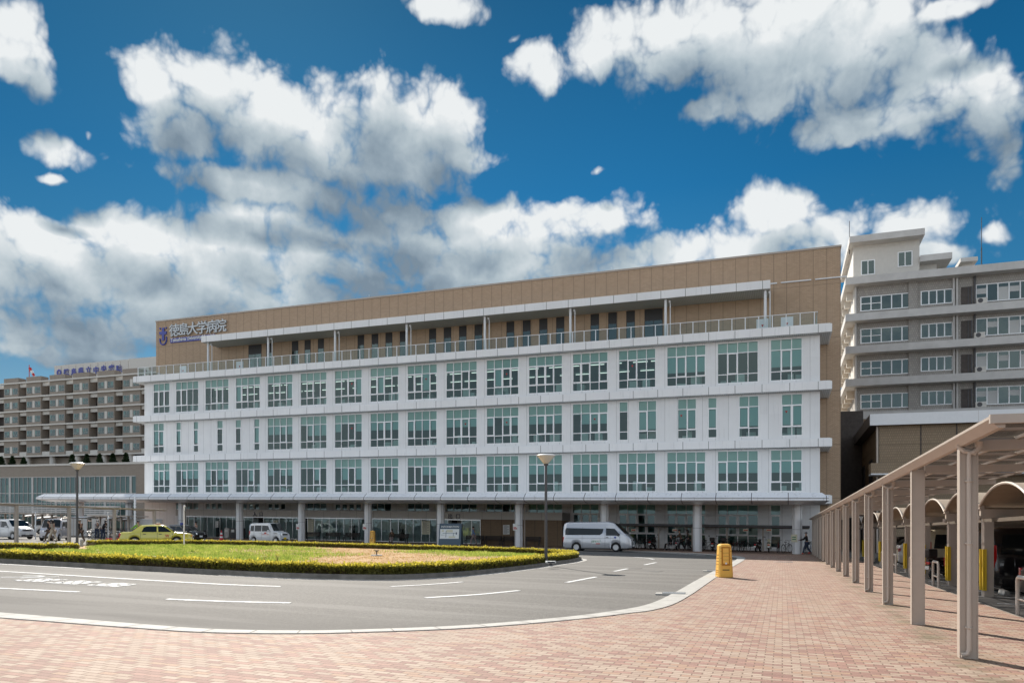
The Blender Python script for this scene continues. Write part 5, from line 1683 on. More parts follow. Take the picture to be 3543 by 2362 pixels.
# benches in the shade
def bench(x, v, L, label, rz=0):
    r = empty('bench', (x, v, .035), rz, label, 'bench', 'dark benches in front of the entrance hall')
    s = MB()
    for k in range(4): s.box(-L / 2, L / 2, -.22 + .12 * k, -.13 + .12 * k, .42, .45)
    s.build('seat', 'bench_dark', r)
    s = MB()
    for k in range(4): s.box(-L / 2, L / 2, .24 + .02 * k, .27 + .02 * k, .50 + .10 * k, .58 + .10 * k)
    s.build('backrest', 'bench_dark', r)
    for q in (-L / 2 + .12, L / 2 - .12):
        s = MB(); s.box(q - .03, q + .03, -.2, -.15, 0, .42); s.box(q - .03, q + .03, .2, .25, 0, .9); s.box(q - .03, q + .03, -.15, .2, .38, .415); s.build('leg', 'black_metal', r)
    for q in (-L / 2 + .03, L / 2 - .03):
        s = MB(); s.box(q - .03, q + .03, -.25, .22, .62, .65); s.build('armrest', 'black_metal', r)
blab = ['dark bench just right of the small white van', 'dark bench second to the right of the small white van', 'dark bench left of the column with the yellow box', 'dark bench with a seated woman left of the glass doors', 'dark bench behind the walking man in blue', 'dark bench right of the walking man in blue', 'dark bench below the framed notice on the tiles', 'dark bench at the right end of the tiled wall']
for (a, b), lab in zip(((1056, 1103), (1121, 1174), (1189, 1241), (1347, 1410), (1608, 1672), (1675, 1734), (1737, 1783), (1816, 1869)), blab):
    vv = 66.4; x0, x1 = Uv(a, vv), Uv(b, vv); bench((x0 + x1) / 2, vv, x1 - x0, lab)
# ticket machines by the doorway and a waste bin
for px, lab in ((790, 'grey box shaped machine left of the column at the way in'), (812, 'second grey machine right beside the column at the way in'), (836, 'dark grey stand behind the nose of the white van')):
    x = Uv(px, 66.2); r = empty('ticket_machine', (x, 66.2, .035), 0, lab, 'machine')
    s = MB(); s.box(-.3, .3, -.3, .3, 0, 1.15); s.build('cabinet', 'pole_grey' if px > 800 else 'slab_grey', r, bevel=.03)
    s = MB(); s.box(-.2, .2, -.31, -.301, .7, 1.0); s.build('screen', 'sign_white', r)
# traffic cone
x, y = at_t(766, 70.5)
r = empty('traffic_cone', (x, y, .035), 0, 'red and white banded traffic cone left of the small van', 'traffic cone')
s = MB(); s.box(-.3, .3, -.3, .3, 0, .05); s.build('base', 'red_plastic', r, bevel=.01)
s = MB(); s.lathe([(.20, .05), (.16, .25)], 16); s.lathe([(.135, .40), (.105, .58)], 16); s.lathe([(.075, .75), (.035, 1.0)], 16); s.build('cone', 'red_plastic', r, fix=True)
s = MB(); s.lathe([(.16, .25), (.135, .40)], 16); s.lathe([(.105, .58), (.075, .75)], 16); s.build('white_band', 'sign_white', r, fix=True)

# ---------------------------------------------------------------- vehicles
def interp(pts, x):
    if x <= pts[0][0]: return pts[0][1]
    for (a, p), (b, q) in zip(pts, pts[1:]):
        if x <= b: return p + (q - p) * (x - a) / max(1e-6, b - a)
    return pts[-1][1]

def car(name, loc, rz, label, cat, S, paint, group=None):
    """S: length, width, top and belt outlines from the rear (x=0) to the front, wheel positions and glass outlines"""
    L, Wd = S['L'], S['W']; w = Wd / 2
    r = empty(name, loc, rz, label, cat, group)
    ox = -L / 2
    top = lambda x: interp(S['top'], x)
    belt = lambda x: min(interp(S['belt'], x), top(x) - .03)
    tum = S.get('tum', .16)
    R_ = S['R']; arch = R_ + .055
    def halfw(x):
        e = max(0, .35 - x) / .35; f = max(0, x - (L - .6)) / .6
        return w * (1 - .07 * e * e - .15 * f * f)
    def zb(x):
        z = S.get('sill', .2) + (.08 * max(0, 1 - x / .3)) + .06 * max(0, 1 - (L - x) / .4)
        for xw in S['wheels']:
            d = abs(x - xw)
            if d < arch: z = max(z, R_ + math.sqrt(arch * arch - d * d) - .01)
        return z
    def rw(x): return max(.15, halfw(x) - tum * max(0, top(x) - belt(x)))
    xs_ = sorted(set([i * L / 56 for i in range(57)] + [xw + s * arch * q for xw in S['wheels'] for s in (-1, 1) for q in (.35, .7, .9, .985, 1.0)] + [p[0] for p in S['top']]))
    vs = []; fs = []
    for x in xs_:
        h, zt, zbe, b = halfw(x), top(x), belt(x), zb(x)
        r2 = rw(x)
        b = min(b, zbe - .06)
        sec = [(h - .05, b), (h - .005, min(b + .10, zbe - .05)), (h, (b + zbe) / 2 + .02), (h - .03, zbe), (r2, max(zbe + .005, zt - .08)), (r2 - .09, zt - .018), (r2 * .5, zt + .012), (0, zt + .02)]
        full = sec + [(-y, z) for y, z in sec[-2::-1]]
        vs += [(ox + x, y, z) for y, z in full]
    n = 15
    for i in range(len(xs_) - 1):
        for j in range(n - 1): fs.append((i * n + j, (i + 1) * n + j, (i + 1) * n + j + 1, i * n + j + 1))
        fs.append((i * n + n - 1, (i + 1) * n + n - 1, (i + 1) * n, i * n))
    fs.append(tuple(range(n))[::-1]); k = (len(xs_) - 1) * n; fs.append(tuple(range(k, k + n)))
    m = MB(); m.add(vs, fs); body = m.build('body', paint, r, fix=True)
    for p in body.data.polygons: p.use_smooth = abs(p.normal.x) < .98 and len(p.vertices) == 4
    # dark wheel housings
    m = MB()
    for xw in S['wheels']: m.box(ox + xw - arch + .02, ox + xw + arch - .02, -w + .22, w - .22, .22, R_ + arch - .03)
    m.box(ox + .25, ox + L - .3, -w + .2, w - .2, .17, .3)
    m.build('underbody', 'car_plastic', r)
    def sy(x, z, off=.006):
        b, t = belt(x), top(x) - .08
        f = 0 if t <= b else max(0, min(1, (z - b) / (t - b)))
        return (halfw(x) - .03) * (1 - f) + rw(x) * f + off
    for poly in S['side']:
        for sg in (1, -1):
            m = MB(); pts = []
            for i in range(len(poly)):
                a, b = poly[i], poly[(i + 1) % len(poly)]
                for q in range(4): pts.append((a[0] + (b[0] - a[0]) * q / 4, a[1] + (b[1] - a[1]) * q / 4))
            cx = sum(p[0] for p in pts) / len(pts); cz = sum(p[1] for p in pts) / len(pts)
            V = [(ox + x, sg * sy(x, z), z) for x, z in pts] + [(ox + cx, sg * sy(cx, cz), cz)]
            N = len(pts); V = []
            for f in (1, .8, .6, .4, .2):
                for x, z in pts:
                    xx, zz = cx + (x - cx) * f, cz + (z - cz) * f; V.append((ox + xx, sg * sy(xx, zz, .012), zz))
            V.append((ox + cx, sg * sy(cx, cz, .012), cz)); F_ = []
            for j in range(4): F_ += [(j * N + i, j * N + (i + 1) % N, (j + 1) * N + (i + 1) % N, (j + 1) * N + i) for i in range(N)]
            F_ += [(4 * N + i, 4 * N + (i + 1) % N, 5 * N) for i in range(N)]
            m.add(V, F_ if sg < 0 else [f[::-1] for f in F_])
            m.build('side_window', 'car_window', r)
    for nm, key in (('windscreen', 'ws'), ('rear_window', 'rwin')):
        if key not in S: continue
        x0, x1 = S[key]; m = MB(); V = []; K = 8
        for i in range(K + 1):
            x = x0 + (x1 - x0) * i / K; q = max(.2, rw(x) - .06)
            zz = top(x)
            for f in (-1, -.5, 0, .5, 1): V.append((ox + x + (.012 if x0 > L / 2 else -.012), q * f, zz + .032 - .02 * abs(f)))
        m.add(V, [(i * 5 + j, i * 5 + j + 1, i * 5 + j + 6, i * 5 + j + 5) for i in range(K) for j in range(4)])
        m.build(nm, 'car_window', r)
    if 'back' in S:      # upright tailgate glass
        z0, z1 = S['back']; m = MB(); q = rw(.02) - .08; m.box(ox - .012, ox + .01, -q, q, z0, z1); m.build('rear_window', 'car_window', r)
    # doors: thin dark shut lines with handles
    m = MB()
    for x in S['lines']:
        for sg in (1, -1):
            pts = [(ox + x, sg * (sy(x, z, .003) if z > belt(x) else (halfw(x) + .001 - (.03 if z >= belt(x) - .02 else 0) )), z) for z in np.linspace(max(.3, zb(x) + .05), min(top(x) - .1, S.get('linetop', 9)), 7)]
            for a, b in zip(pts, pts[1:]): m.add([(a[0] - .007, a[1], a[2]), (a[0] + .007, a[1], a[2]), (b[0] + .007, b[1], b[2]), (b[0] - .007, b[1], b[2])], [(0, 1, 2, 3)])
    m.build('door_gap', 'car_plastic', r)
    for x in S['handles']:
        for sg in (1, -1):
            m = MB(); z = belt(x) - .10; y = sg * (halfw(x) - .005); m.box(ox + x - .09, ox + x + .09, y - .02, y + .02, z - .02, z + .02)
            m.build('door_handle', S.get('hmat', paint), r, bevel=.006)
    for x in S.get('mirror', [L * .68]):
        for sg in (1, -1):
            m = MB(); y = sg * (halfw(x) + .07); z = belt(x) + .10; m.box(ox + x - .05, ox + x + .08, y - .09, y + .09, z - .07, z + .07); m.build('mirror', S.get('mmat', paint), r, bevel=.03)
    # lamps, grille, bumpers, plates
    fz = S.get('lamp', .75)
    for sg in (1, -1):
        m = MB(); y = sg * (w * .68); m.add([(ox + L - .22, sg * w * .90, fz - .07), (ox + L - .02, sg * w * .62, fz - .07), (ox + L + .015, sg * w * .45, fz - .06), (ox + L + .0, sg * w * .47, fz + .06), (ox + L - .06, sg * w * .62, fz + .08), (ox + L - .30, sg * w * .90, fz + .10)], [(0, 1, 4, 5), (1, 2, 3, 4)])
        m.build('headlight', 'headlight', r)
        t0, t1 = S.get('tail', (.7, 1.0)); m = MB(); m.box(ox - .012, ox + .12, sg * (w * .78), sg * (w * .94), t0, t1); m.build('tail_light', 'tail_red', r, bevel=.02)
    m = MB(); m.box(ox + L - .05, ox + L + .012, -w * .42, w * .42, fz - .07, fz + .05); m.build('grille', 'car_plastic', r, bevel=.01)
    m = MB(); m.box(ox + L - .08, ox + L + .02, -w * .60, w * .60, .28, .40); m.build('air_intake', 'car_plastic', r, bevel=.01)
    for x, nm in ((ox + L + .022, 'number_plate'), (ox - .02, 'number_plate')):
        m = MB(); zp = .45 if x > 0 else S.get('platez', .62); m.box(x - .008, x + .008, -.165, .165, zp - .08, zp + .08); pl = m.build('number_plate', S.get('plate', 'sign_white'), r)
    for xw in S['wheels']:
        for sg in (1, -1):
            m = MB(); m.lathe([(R_ * .62, -.09), (R_ * .93, -.10), (R_, -.07), (R_, .07), (R_ * .93, .10), (R_ * .62, .09)], 28, (ox + xw, sg * (w - .13), R_), 'y')
            t_ = m.build('wheel', 'rubber', r, fix=True)
            m = MB(); yo = w - .13 + .125
            m.lathe([(R_ * .64, yo - .02), (R_ * .64, yo + .012), (R_ * .58, yo + .012), (R_ * .56, yo - .03)], 24, (ox + xw, 0, R_), 'y') if sg > 0 else m.lathe([(R_ * .64, -yo + .02), (R_ * .64, -yo - .012), (R_ * .58, -yo - .012), (R_ * .56, -yo + .03)], 24, (ox + xw, 0, R_), 'y')
            m.lathe([(R_ * .56, min(sg * (yo - .035), sg * (yo - .03))), (R_ * .56, max(sg * (yo - .035), sg * (yo - .03)))], 20, (ox + xw, 0, R_), 'y')
            rim = m.build('rim', 'wheel_silver', t_, fix=True)
            m = MB()
            ns = S.get('spokes', 6)
            for k_ in range(ns):
                a = 2 * math.pi * (k_ + .5) / ns
                c, s_ = math.cos(a), math.sin(a); q = sg * (yo - .028)
                m.add([(ox + xw + c * R_ * .2 - s_ * .03, q, R_ + s_ * R_ * .2 + c * .03), (ox + xw + c * R_ * .54 - s_ * .05, q, R_ + s_ * R_ * .54 + c * .05), (ox + xw + c * R_ * .54 + s_ * .05, q, R_ + s_ * R_ * .54 - c * .05), (ox + xw + c * R_ * .2 + s_ * .03, q, R_ + s_ * R_ * .2 - c * .03)], [(0, 1, 2, 3)])
            m.build('rim_opening', 'car_plastic', t_)
    return r

glass_mat('car_window', (.10, .13, .14), .05, .02)
# darker panes for vehicles: mostly reflecting, hardly see-through
m = bpy.data.materials.new('car_window'); m.use_nodes = True
b_ = m.node_tree.nodes['Principled BSDF']; b_.inputs['Base Color'].default_value = (.008, .012, .014, 1); b_.inputs['Roughness'].default_value = .05
MATS['car_window'] = m

VAN = dict(L=5.38, W=1.88, R=.335, wheels=[1.08, 4.19], tum=.17, sill=.24,
           top=[(0, 1.95), (.06, 2.16), (.25, 2.26), (3.5, 2.285), (3.8, 2.25), (4.12, 2.12), (4.86, 1.42), (5.0, 1.26), (5.2, 1.12), (5.34, .95), (5.38, .62)],
           belt=[(0, 1.20), (3.6, 1.20), (4.8, 1.18), (5.15, 1.04), (5.38, .6)],
           side=[[(.18, 1.28), (2.95, 1.28), (3.14, 1.42), (3.22, 1.76), (.26, 1.82), (.18, 1.7)], [(3.42, 1.24), (4.48, 1.24), (4.52, 1.31), (4.08, 1.76), (3.42, 1.80)]],
           ws=(4.1, 4.9), back=(1.3, 1.9), lines=[1.05 + .5, 3.35, 4.50], handles=[3.52], hmat='car_plastic', mmat='car_plastic', mirror=[4.35], tail=(.72, 1.12), lamp=.90, linetop=1.9, spokes=6)
KEI = dict(L=3.4, W=1.475, R=.27, wheels=[.52, 2.98], tum=.10, sill=.2,
           top=[(0, 1.62), (.05, 1.73), (.2, 1.78), (2.1, 1.785), (2.35, 1.70), (2.72, 1.12), (2.8, 1.04), (3.2, .97), (3.36, .88), (3.4, .62)],
           belt=[(0, 1.0), (2.6, .99), (3.1, .92), (3.4, .6)],
           side=[[(.14, 1.08), (.55, 1.08), (.55, 1.56), (.18, 1.56)], [(.66, 1.06), (1.38, 1.06), (1.38, 1.58), (.66, 1.58)], [(1.47, 1.06), (2.30, 1.05), (2.36, 1.12), (2.12, 1.55), (1.47, 1.58)]],
           ws=(2.22, 2.76), back=(1.1, 1.62), lines=[.60, 1.43, 2.40], handles=[1.25, 1.62], mirror=[2.25], tail=(.7, 1.1), lamp=.80, plate='guard_yellow')
KEI2 = dict(KEI, plate='sign_white')
SEDAN = dict(L=4.7, W=1.695, R=.31, wheels=[.98, 3.68], tum=.30, sill=.2,
             top=[(0, .82), (.04, .93), (.2, .97), (.75, .99), (1.12, 1.32), (1.35, 1.45), (2.2, 1.50), (2.75, 1.47), (3.05, 1.35), (3.52, .98), (4.2, .90), (4.55, .84), (4.66, .74), (4.7, .55)],
             belt=[(0, .8), (.9, .93), (3.4, .93), (4.4, .80), (4.7, .52)],
             side=[[(1.42, .98), (2.38, .98), (2.38, 1.37), (1.72, 1.37), (1.56, 1.30)], [(2.50, .98), (3.32, .98), (3.30, 1.03), (2.86, 1.35), (2.46, 1.38)]],
             ws=(2.98, 3.50), rwin=(.80, 1.22), lines=[1.36, 2.43, 3.42], handles=[1.62, 2.62], hmat='car_plastic', mmat='car_plastic', mirror=[4.15], tail=(.55, .88), lamp=.68, linetop=.95, platez=.5)
MPV = dict(L=3.75, W=1.67, R=.29, wheels=[.62, 3.08], tum=.14, sill=.2,
           top=[(0, 1.5), (.06, 1.66), (.25, 1.72), (2.1, 1.735), (2.45, 1.62), (2.95, 1.12), (3.1, 1.06), (3.5, .95), (3.68, .82), (3.75, .55)],
           belt=[(0, 1.0), (2.8, .98), (3.3, .90), (3.75, .5)],
           side=[[(.18, 1.08), (.62, 1.06), (.62, 1.54), (.26, 1.54)], [(.74, 1.04), (1.5, 1.04), (1.5, 1.56), (.74, 1.56)], [(1.62, 1.04), (2.5, 1.02), (2.52, 1.08), (2.2, 1.52), (1.62, 1.56)]],
           ws=(2.38, 2.98), back=(1.08, 1.6), lines=[.68, 1.56, 2.6], handles=[1.35, 1.8], mirror=[2.4], tail=(.7, 1.1), lamp=.78)
SUV = dict(L=4.4, W=1.8, R=.35, wheels=[.85, 3.5], tum=.28, sill=.25,
           top=[(0, 1.0), (.05, 1.15), (.35, 1.42), (.6, 1.56), (1.6, 1.62), (2.3, 1.58), (2.7, 1.42), (3.2, 1.10), (3.9, .98), (4.3, .85), (4.4, .6)],
           belt=[(0, .98), (3.1, .98), (4.0, .85), (4.4, .55)],
           side=[[(.75, 1.08), (1.6, 1.04), (1.6, 1.48), (1.0, 1.45)], [(1.7, 1.04), (2.75, 1.02), (2.4, 1.42), (1.7, 1.48)]],
           ws=(2.62, 3.18), rwin=(.06, .5), lines=[1.65, 2.8], handles=[1.5, 1.95], tail=(.85, 1.02), lamp=.8, linetop=1.0)
BIGVAN = dict(L=4.9, W=1.8, R=.33, wheels=[.92, 3.85], tum=.13, sill=.22,
              top=[(0, 1.7), (.06, 1.86), (.3, 1.93), (2.9, 1.95), (3.3, 1.80), (3.9, 1.22), (4.3, 1.05), (4.75, .88), (4.9, .6)],
              belt=[(0, 1.08), (3.8, 1.06), (4.4, .92), (4.9, .55)],
              side=[[(.2, 1.16), (1.3, 1.14), (1.3, 1.72), (.28, 1.72)], [(1.42, 1.14), (2.5, 1.14), (2.5, 1.74), (1.42, 1.74)], [(2.62, 1.14), (3.6, 1.12), (3.1, 1.66), (2.62, 1.74)]],
              ws=(3.2, 3.9), back=(1.2, 1.78), lines=[1.36, 2.56, 3.6], handles=[2.3, 2.75], tail=(.72, 1.42), lamp=.8)
M_ = car
x, y = at_t(2073, 56.7)
hv = car('wheelchair_van', (x, y, 0), R(1), 'silver high roof van with dark side glass stopped at the pavement', 'van', VAN, 'car_silver')
s = MB(); s.box(-.35, .30, -.95, -.946, .62, .96); s.build('door_sticker', 'sign_white', hv)
put_text('lettering', '介護タクシー', .13, 'text_green', hv, (-.02, -.951, .72), depth=.004, bold=.004)
s = MB(); s.box(-.05, .28, -.953, -.948, .58, .65); s.build('phone_strip', 'text_red', hv)
s = MB(); s.box(1.38, 1.52, -.945, -.938, 1.02, 1.16); s.build('wheelchair_badge', 'blue_sign', hv)
s = MB(); s.box(-2.5, 1.4, -.948, -.942, 1.02, 1.035); s.build('side_rail', 'car_plastic', hv)
x, y = at_t(933, 63.8)
kv = car('small_van', (x, y, 0), R(-3), 'small boxy white van with red emblem parked before the entrance', 'small van', KEI, 'car_white')
s = MB(); s.box(.05, .30, -.749, -.745, .86, .97); s.build('emblem', 'text_red', kv)
s = MB(); s.box(-.2, .55, -.749, -.745, .76, .80); s.build('lettering_strip', 'text_red', kv)
x, y = at_t(545, 52)
ty = car('taxi', (x, y, 0), R(40), 'yellow green saloon taxi with a roof lamp and red W on its door', 'taxi', SEDAN, 'car_yellow')
s = MB(); s.box(-.05, .15, -.25, .25, 1.52, 1.66); s.build('roof_lamp', 'lamp_glass', ty, bevel=.03)
s = MB(); s.box(-.10, .20, -.5, .5, 1.50, 1.53); s.build('roof_lamp_base', 'indicator', ty)
put_text('lettering', 'W', .26, 'text_red', ty, (.72, -.853, .62), depth=.004, bold=.006)
s = MB(); s.box(.50, 1.0, -.855, -.850, .545, .575); s.build('lettering_strip', 'text_red', ty)
s = MB(); s.box(2.30, 2.36, -.80, -.70, .66, .78); s.build('indicator', 'indicator', ty)
x, y = at_t(630, 66)
tb = car('taxi', (x, y, 0), R(-4), 'black saloon taxi with a small blue roof lamp behind the yellow one', 'taxi', SEDAN, 'car_black')
s = MB(); s.box(-.1, .1, -.15, .15, 1.52, 1.68); s.build('roof_lamp', 'blue_sign', tb, bevel=.03)
x, y = at_t(42, 63)
car('compact_van', (x, y, 0), R(0), 'white compact people carrier at the left picture edge behind a walkway post', 'car', MPV, 'car_white')
x, y = at_t(190, 61)
car('small_van', (x, y, 0), R(-52), 'pearl white boxy small van facing the camera behind two pedestrians', 'small van', KEI2, 'car_pearl')
# vehicles parked under the barrel roofs, noses away from the brick paving
car('people_carrier', (8.1, 25.35, 0), R(2), 'black tall people carrier with long red tail lights under the car port', 'people carrier', BIGVAN, 'car_black')
car('people_carrier', (8.0, 34.3, 0), 0, 'pale beige van with black rear glass parked under the car port', 'van', BIGVAN, 'car_beige')
car('parked_car', (7.9, 29.6, 0), 0, 'black saloon parked between the beige van and the black people carrier', 'car', SEDAN, 'car_black')
car('parked_car', (7.7, 41.9, 0), 0, 'white sport utility car with red tail lights under the car port', 'car', SUV, 'car_white')
car('parked_car', (7.7, 38.1, 0), R(180), 'silver small car with its nose towards the brick paving', 'car', MPV, 'car_silver')
car('parked_car', (7.8, 46.6, 0), 0, 'dark hatchback farthest along under the car port', 'car', SUV, 'car_black')
car('parked_car', (8.0, 21.0, 0), 0, 'low dark saloon at the right picture edge under the car port', 'car', SEDAN, 'car_black')

# ---------------------------------------------------------------- two wheelers
def bicycle(col, basket=True):
    r = empty('bicycle', (0, 0, 0), 0, site=False); Rw = .33
    for x in (-.53, .53):
        m = MB(); N = 26
        pts = [(x + math.cos(2 * math.pi * i / N) * Rw, 0, Rw + math.sin(2 * math.pi * i / N) * Rw) for i in range(N + 1)]
        m.tube(pts, .019, 6, cap=False); w_ = m.build('wheel', 'rubber', r)
        m = MB()
        for k in range(10):
            a = math.pi * k / 5; m.tube([(x, .02 * (-1) ** k, Rw), (x + math.cos(a) * Rw * .95, 0, Rw + math.sin(a) * Rw * .95)], .003, 3)
        m.build('spokes', 'steel', w_)
    m = MB(); f = .016
    for a, b in (((-.53, 0, Rw), (-.08, 0, .28)), ((-.53, 0, Rw), (-.17, 0, .72)), ((-.08, 0, .28), (-.2, 0, .85)), ((-.08, 0, .28), (.36, 0, .80)), ((-.17, 0, .66), (.36, 0, .80)), ((.53, 0, Rw), (.34, 0, .98))):
        m.tube([a, b], f, 7)
    m.build('frame', col, r)
    m = MB(); m.tube([(.22, -.27, 1.03), (.36, -.22, 1.05), (.35, 0, .99), (.36, .22, 1.05), (.22, .27, 1.03)], .013, 6); m.build('handlebar', 'black_metal', r)
    m = MB(); m.box(-.33, -.08, -.07, .07, .86, .91); m.build('saddle', 'black_metal', r, bevel=.03)
    m = MB(); m.lathe([(.09, -.03), (.09, .03)], 12, (-.08, 0, .28), 'y'); m.tube([(-.08, .06, .28), (-.02, .10, .13)], .012, 6); m.box(-.06, .04, .09, .17, .11, .135); m.tube([(-.08, -.06, .28), (-.14, -.10, .43)], .012, 6); m.build('crank', 'steel', r)
    for x in (-.53, .53):
        m = MB(); pts = [(x + math.cos(t) * (Rw + .035), 0, Rw + math.sin(t) * (Rw + .035)) for t in np.linspace(.5, 2.6, 8)]; m.tube(pts, .02, 5); m.build('mudguard', col, r)
    if basket:
        m = MB()
        for z in (.72, .82, .92): m.tube([(.45, -.16, z), (.75, -.18, z), (.75, .18, z), (.45, .16, z), (.45, -.16, z)], .008, 4)
        for q in np.linspace(-.16, .16, 5): m.tube([(.45, q, .70), (.45, q, .93)], .006, 4); m.tube([(.75, q, .70), (.75, q, .93)], .006, 4); m.tube([(.45, q, .70), (.75, q, .70)], .006, 4)
        m.build('basket', 'bench_dark', r)
    return r

def scooter(col, box=False, screen=False):
    r = empty('scooter', (0, 0, 0), 0, site=False)
    for x in (-.58, .60):
        m = MB(); m.lathe([(.12, -.045), (.22, -.05), (.235, -.02), (.235, .02), (.22, .05), (.12, .045)], 20, (x, 0, .235), 'y'); w_ = m.build('wheel', 'rubber', r, fix=True)
        m = MB(); m.lathe([(.11, -.052), (.11, .052)], 14, (x, 0, .235), 'y'); m.build('hub', 'wheel_silver', w_, fix=True)
    m = MB()
    def blob(secs):
        vs = []; fs = []; n = 8
        for x, z0, z1, hw in secs:
            for k in range(n):
                a = 2 * math.pi * k / n + math.pi / 8; vs.append((x, math.cos(a) * hw * 1.05, (z0 + z1) / 2 + math.sin(a) * (z1 - z0) / 2 * 1.05))
        for i in range(len(secs) - 1):
            for k in range(n): fs.append((i * n + k, i * n + (k + 1) % n, (i + 1) * n + (k + 1) % n, (i + 1) * n + k))
        fs.append(tuple(range(n))); fs.append(tuple(range((len(secs) - 1) * n, len(secs) * n))[::-1]); m.add(vs, fs)
    blob([(-.86, .62, .72, .08), (-.72, .45, .78, .15), (-.4, .32, .76, .19), (-.12, .28, .72, .17), (.0, .22, .5, .15)])
    blob([(-.02, .24, .36, .15), (.3, .22, .34, .16), (.42, .24, .5, .16)])
    blob([(.34, .26, .5, .16), (.42, .3, .9, .19), (.50, .45, 1.0, .12), (.56, .5, .8, .05)])
    blob([(.30, .93, 1.04, .12), (.40, .92, 1.10, .15), (.48, .95, 1.06, .09)])
    m.build('body', col, r, fix=True, smooth=True)
    m = MB(); m.tube([(.60, 0, .235), (.50, 0, .6)], .035, 8); m.box(.42, .78, -.06, .06, .46, .50); m.build('fork', 'black_metal', r)
    m = MB(); m.box(-.80, -.10, -.14, .14, .75, .84); m.build('seat', 'bench_dark', r, bevel=.04)
    m = MB(); m.tube([(.30, -.33, 1.05), (.38, -.12, 1.03), (.38, .12, 1.03), (.30, .33, 1.05)], .018, 6); m.build('handlebar', 'black_metal', r)
    for sg in (-1, 1):
        m = MB(); m.tube([(.36, sg * .2, 1.05), (.33, sg * .32, 1.25)], .008, 5); m.lathe([(.055, -.01), (.055, .01)], 10, (.33, sg * .33, 1.28), 'x'); m.build('mirror', 'black_metal', r, fix=True)
    m = MB(); m.box(-.90, -.85, -.09, .09, .58, .68); m.build('tail_light', 'tail_red', r, bevel=.01)
    m = MB(); m.box(-.93, -.915, -.10, .10, .40, .53); m.build('number_plate', 'sign_white', r)
    m = MB(); m.tube([(-.3, -.16, .28), (-.62, -.19, .30), (-.85, -.19, .36)], [.03, .055, .05], 8); m.build('exhaust', 'pole_grey', r)
    if box: m = MB(); m.box(-1.02, -.62, -.21, .21, .84, 1.16); m.build('top_box', 'bench_dark', r, bevel=.05)
    if screen: m = MB(); m.add([(.44, -.2, 1.1), (.44, .2, 1.1), (.34, .17, 1.5), (.34, -.17, 1.5)], [(0, 1, 2, 3)]); m.build('windshield', 'rail_glass', r)
    return r

bik = {'dark': bicycle('black_metal'), 'silver': bicycle('steel'), 'red': bicycle('dark_red', False), 'plain': bicycle('black_metal', False)}
used = set()
def place(protos, key, x, y, rz, label, cat, group, z=.035):
    p = protos[key]
    if key not in used:
        used.add(key); o = p; o.location = (x, y, z + grade(x, y)); o.rotation_euler = (0, 0, rz)
    else: o = copy_tree(p, None, (x, y, z), rz)
    tag(o, label, cat, group); return o
G_ = 'bicycles parked under the shelter by the white wall'
bl = [(2198, 80, 'dark', 'dark bicycle closest to the nose of the silver van'), (2215, 75, 'silver', 'bicycle second from the nose of the silver van'), (2232, 97, 'dark', 'dark bicycle with basket left of the first scooter'), (2244, 85, 'plain', 'plain bicycle just left of the black and silver scooter'),
      (2381, 90, 'dark', 'bicycle seen end on behind the walking pair'), (2432, 85, 'dark', 'bicycle with a basket right of the round column'), (2450, 20, 'plain', 'bicycle seen half side on between basket bicycle and scooter'),
      (2497, 70, 'silver', 'bicycle behind the dark covered load left of the yellow box sign'), (2542, 60, 'red', 'bicycle with a red part first right of the yellow box sign'), (2562, 75, 'dark', 'bicycle second right of the yellow box sign'), (2578, 60, 'plain', 'black bicycle left of the dark scooter with a shelter post'),
      (2693, 83, 'red', 'slim bicycle seen end on right of the cream scooter'), (2722, 60, 'plain', 'black bicycle standing alone left of the last column'), (2788, 80, 'dark', 'bicycle between the last column and the woman in black'), (2804, 85, 'silver', 'bicycle behind the woman in black'), (2868, 85, 'dark', 'bicycle glimpsed between the farthest walkway posts')]
for px, rz, key, lab in bl:
    v = 65.6 if px < 2600 else 65.2
    place(bik, key, Uv(px, v), v, R(rz), lab, 'bicycle', G_)
sco = {'sb': scooter('car_black'), 'sn': scooter('car_black', True), 'sc': scooter('sign_cream'), 'ss': scooter('car_silver')}
for px, rz, key, lab in ((2259, 80, 'sb', 'black scooter with white plate left of the first shelter post'), (2345, 88, 'ss', 'scooter mostly hidden behind the wheelchair group'), (2466, 92, 'sn', 'black scooter with a top box and white plate right of the column'),
                         (2507, 88, 'sn', 'scooter with a big dark box just left of the yellow box sign'), (2623, 75, 'sb', 'black scooter with a cover on its seat left of a shelter post'), (2660, 90, 'sc', 'cream scooter with a round red tail light')):
    v = 65.3
    place(sco, key, Uv(px, v), v, R(rz), lab, 'scooter', 'scooters parked under the shelter by the white wall')
o = place(sco, 'sn', 5.75, 30.9 + .0, R(35), 'black motor scooter with a white plate under the nearer barrel roofs', 'scooter', 'scooters parked under the shelter by the white wall', .0)
o['group'] = 'scooters under the car port'

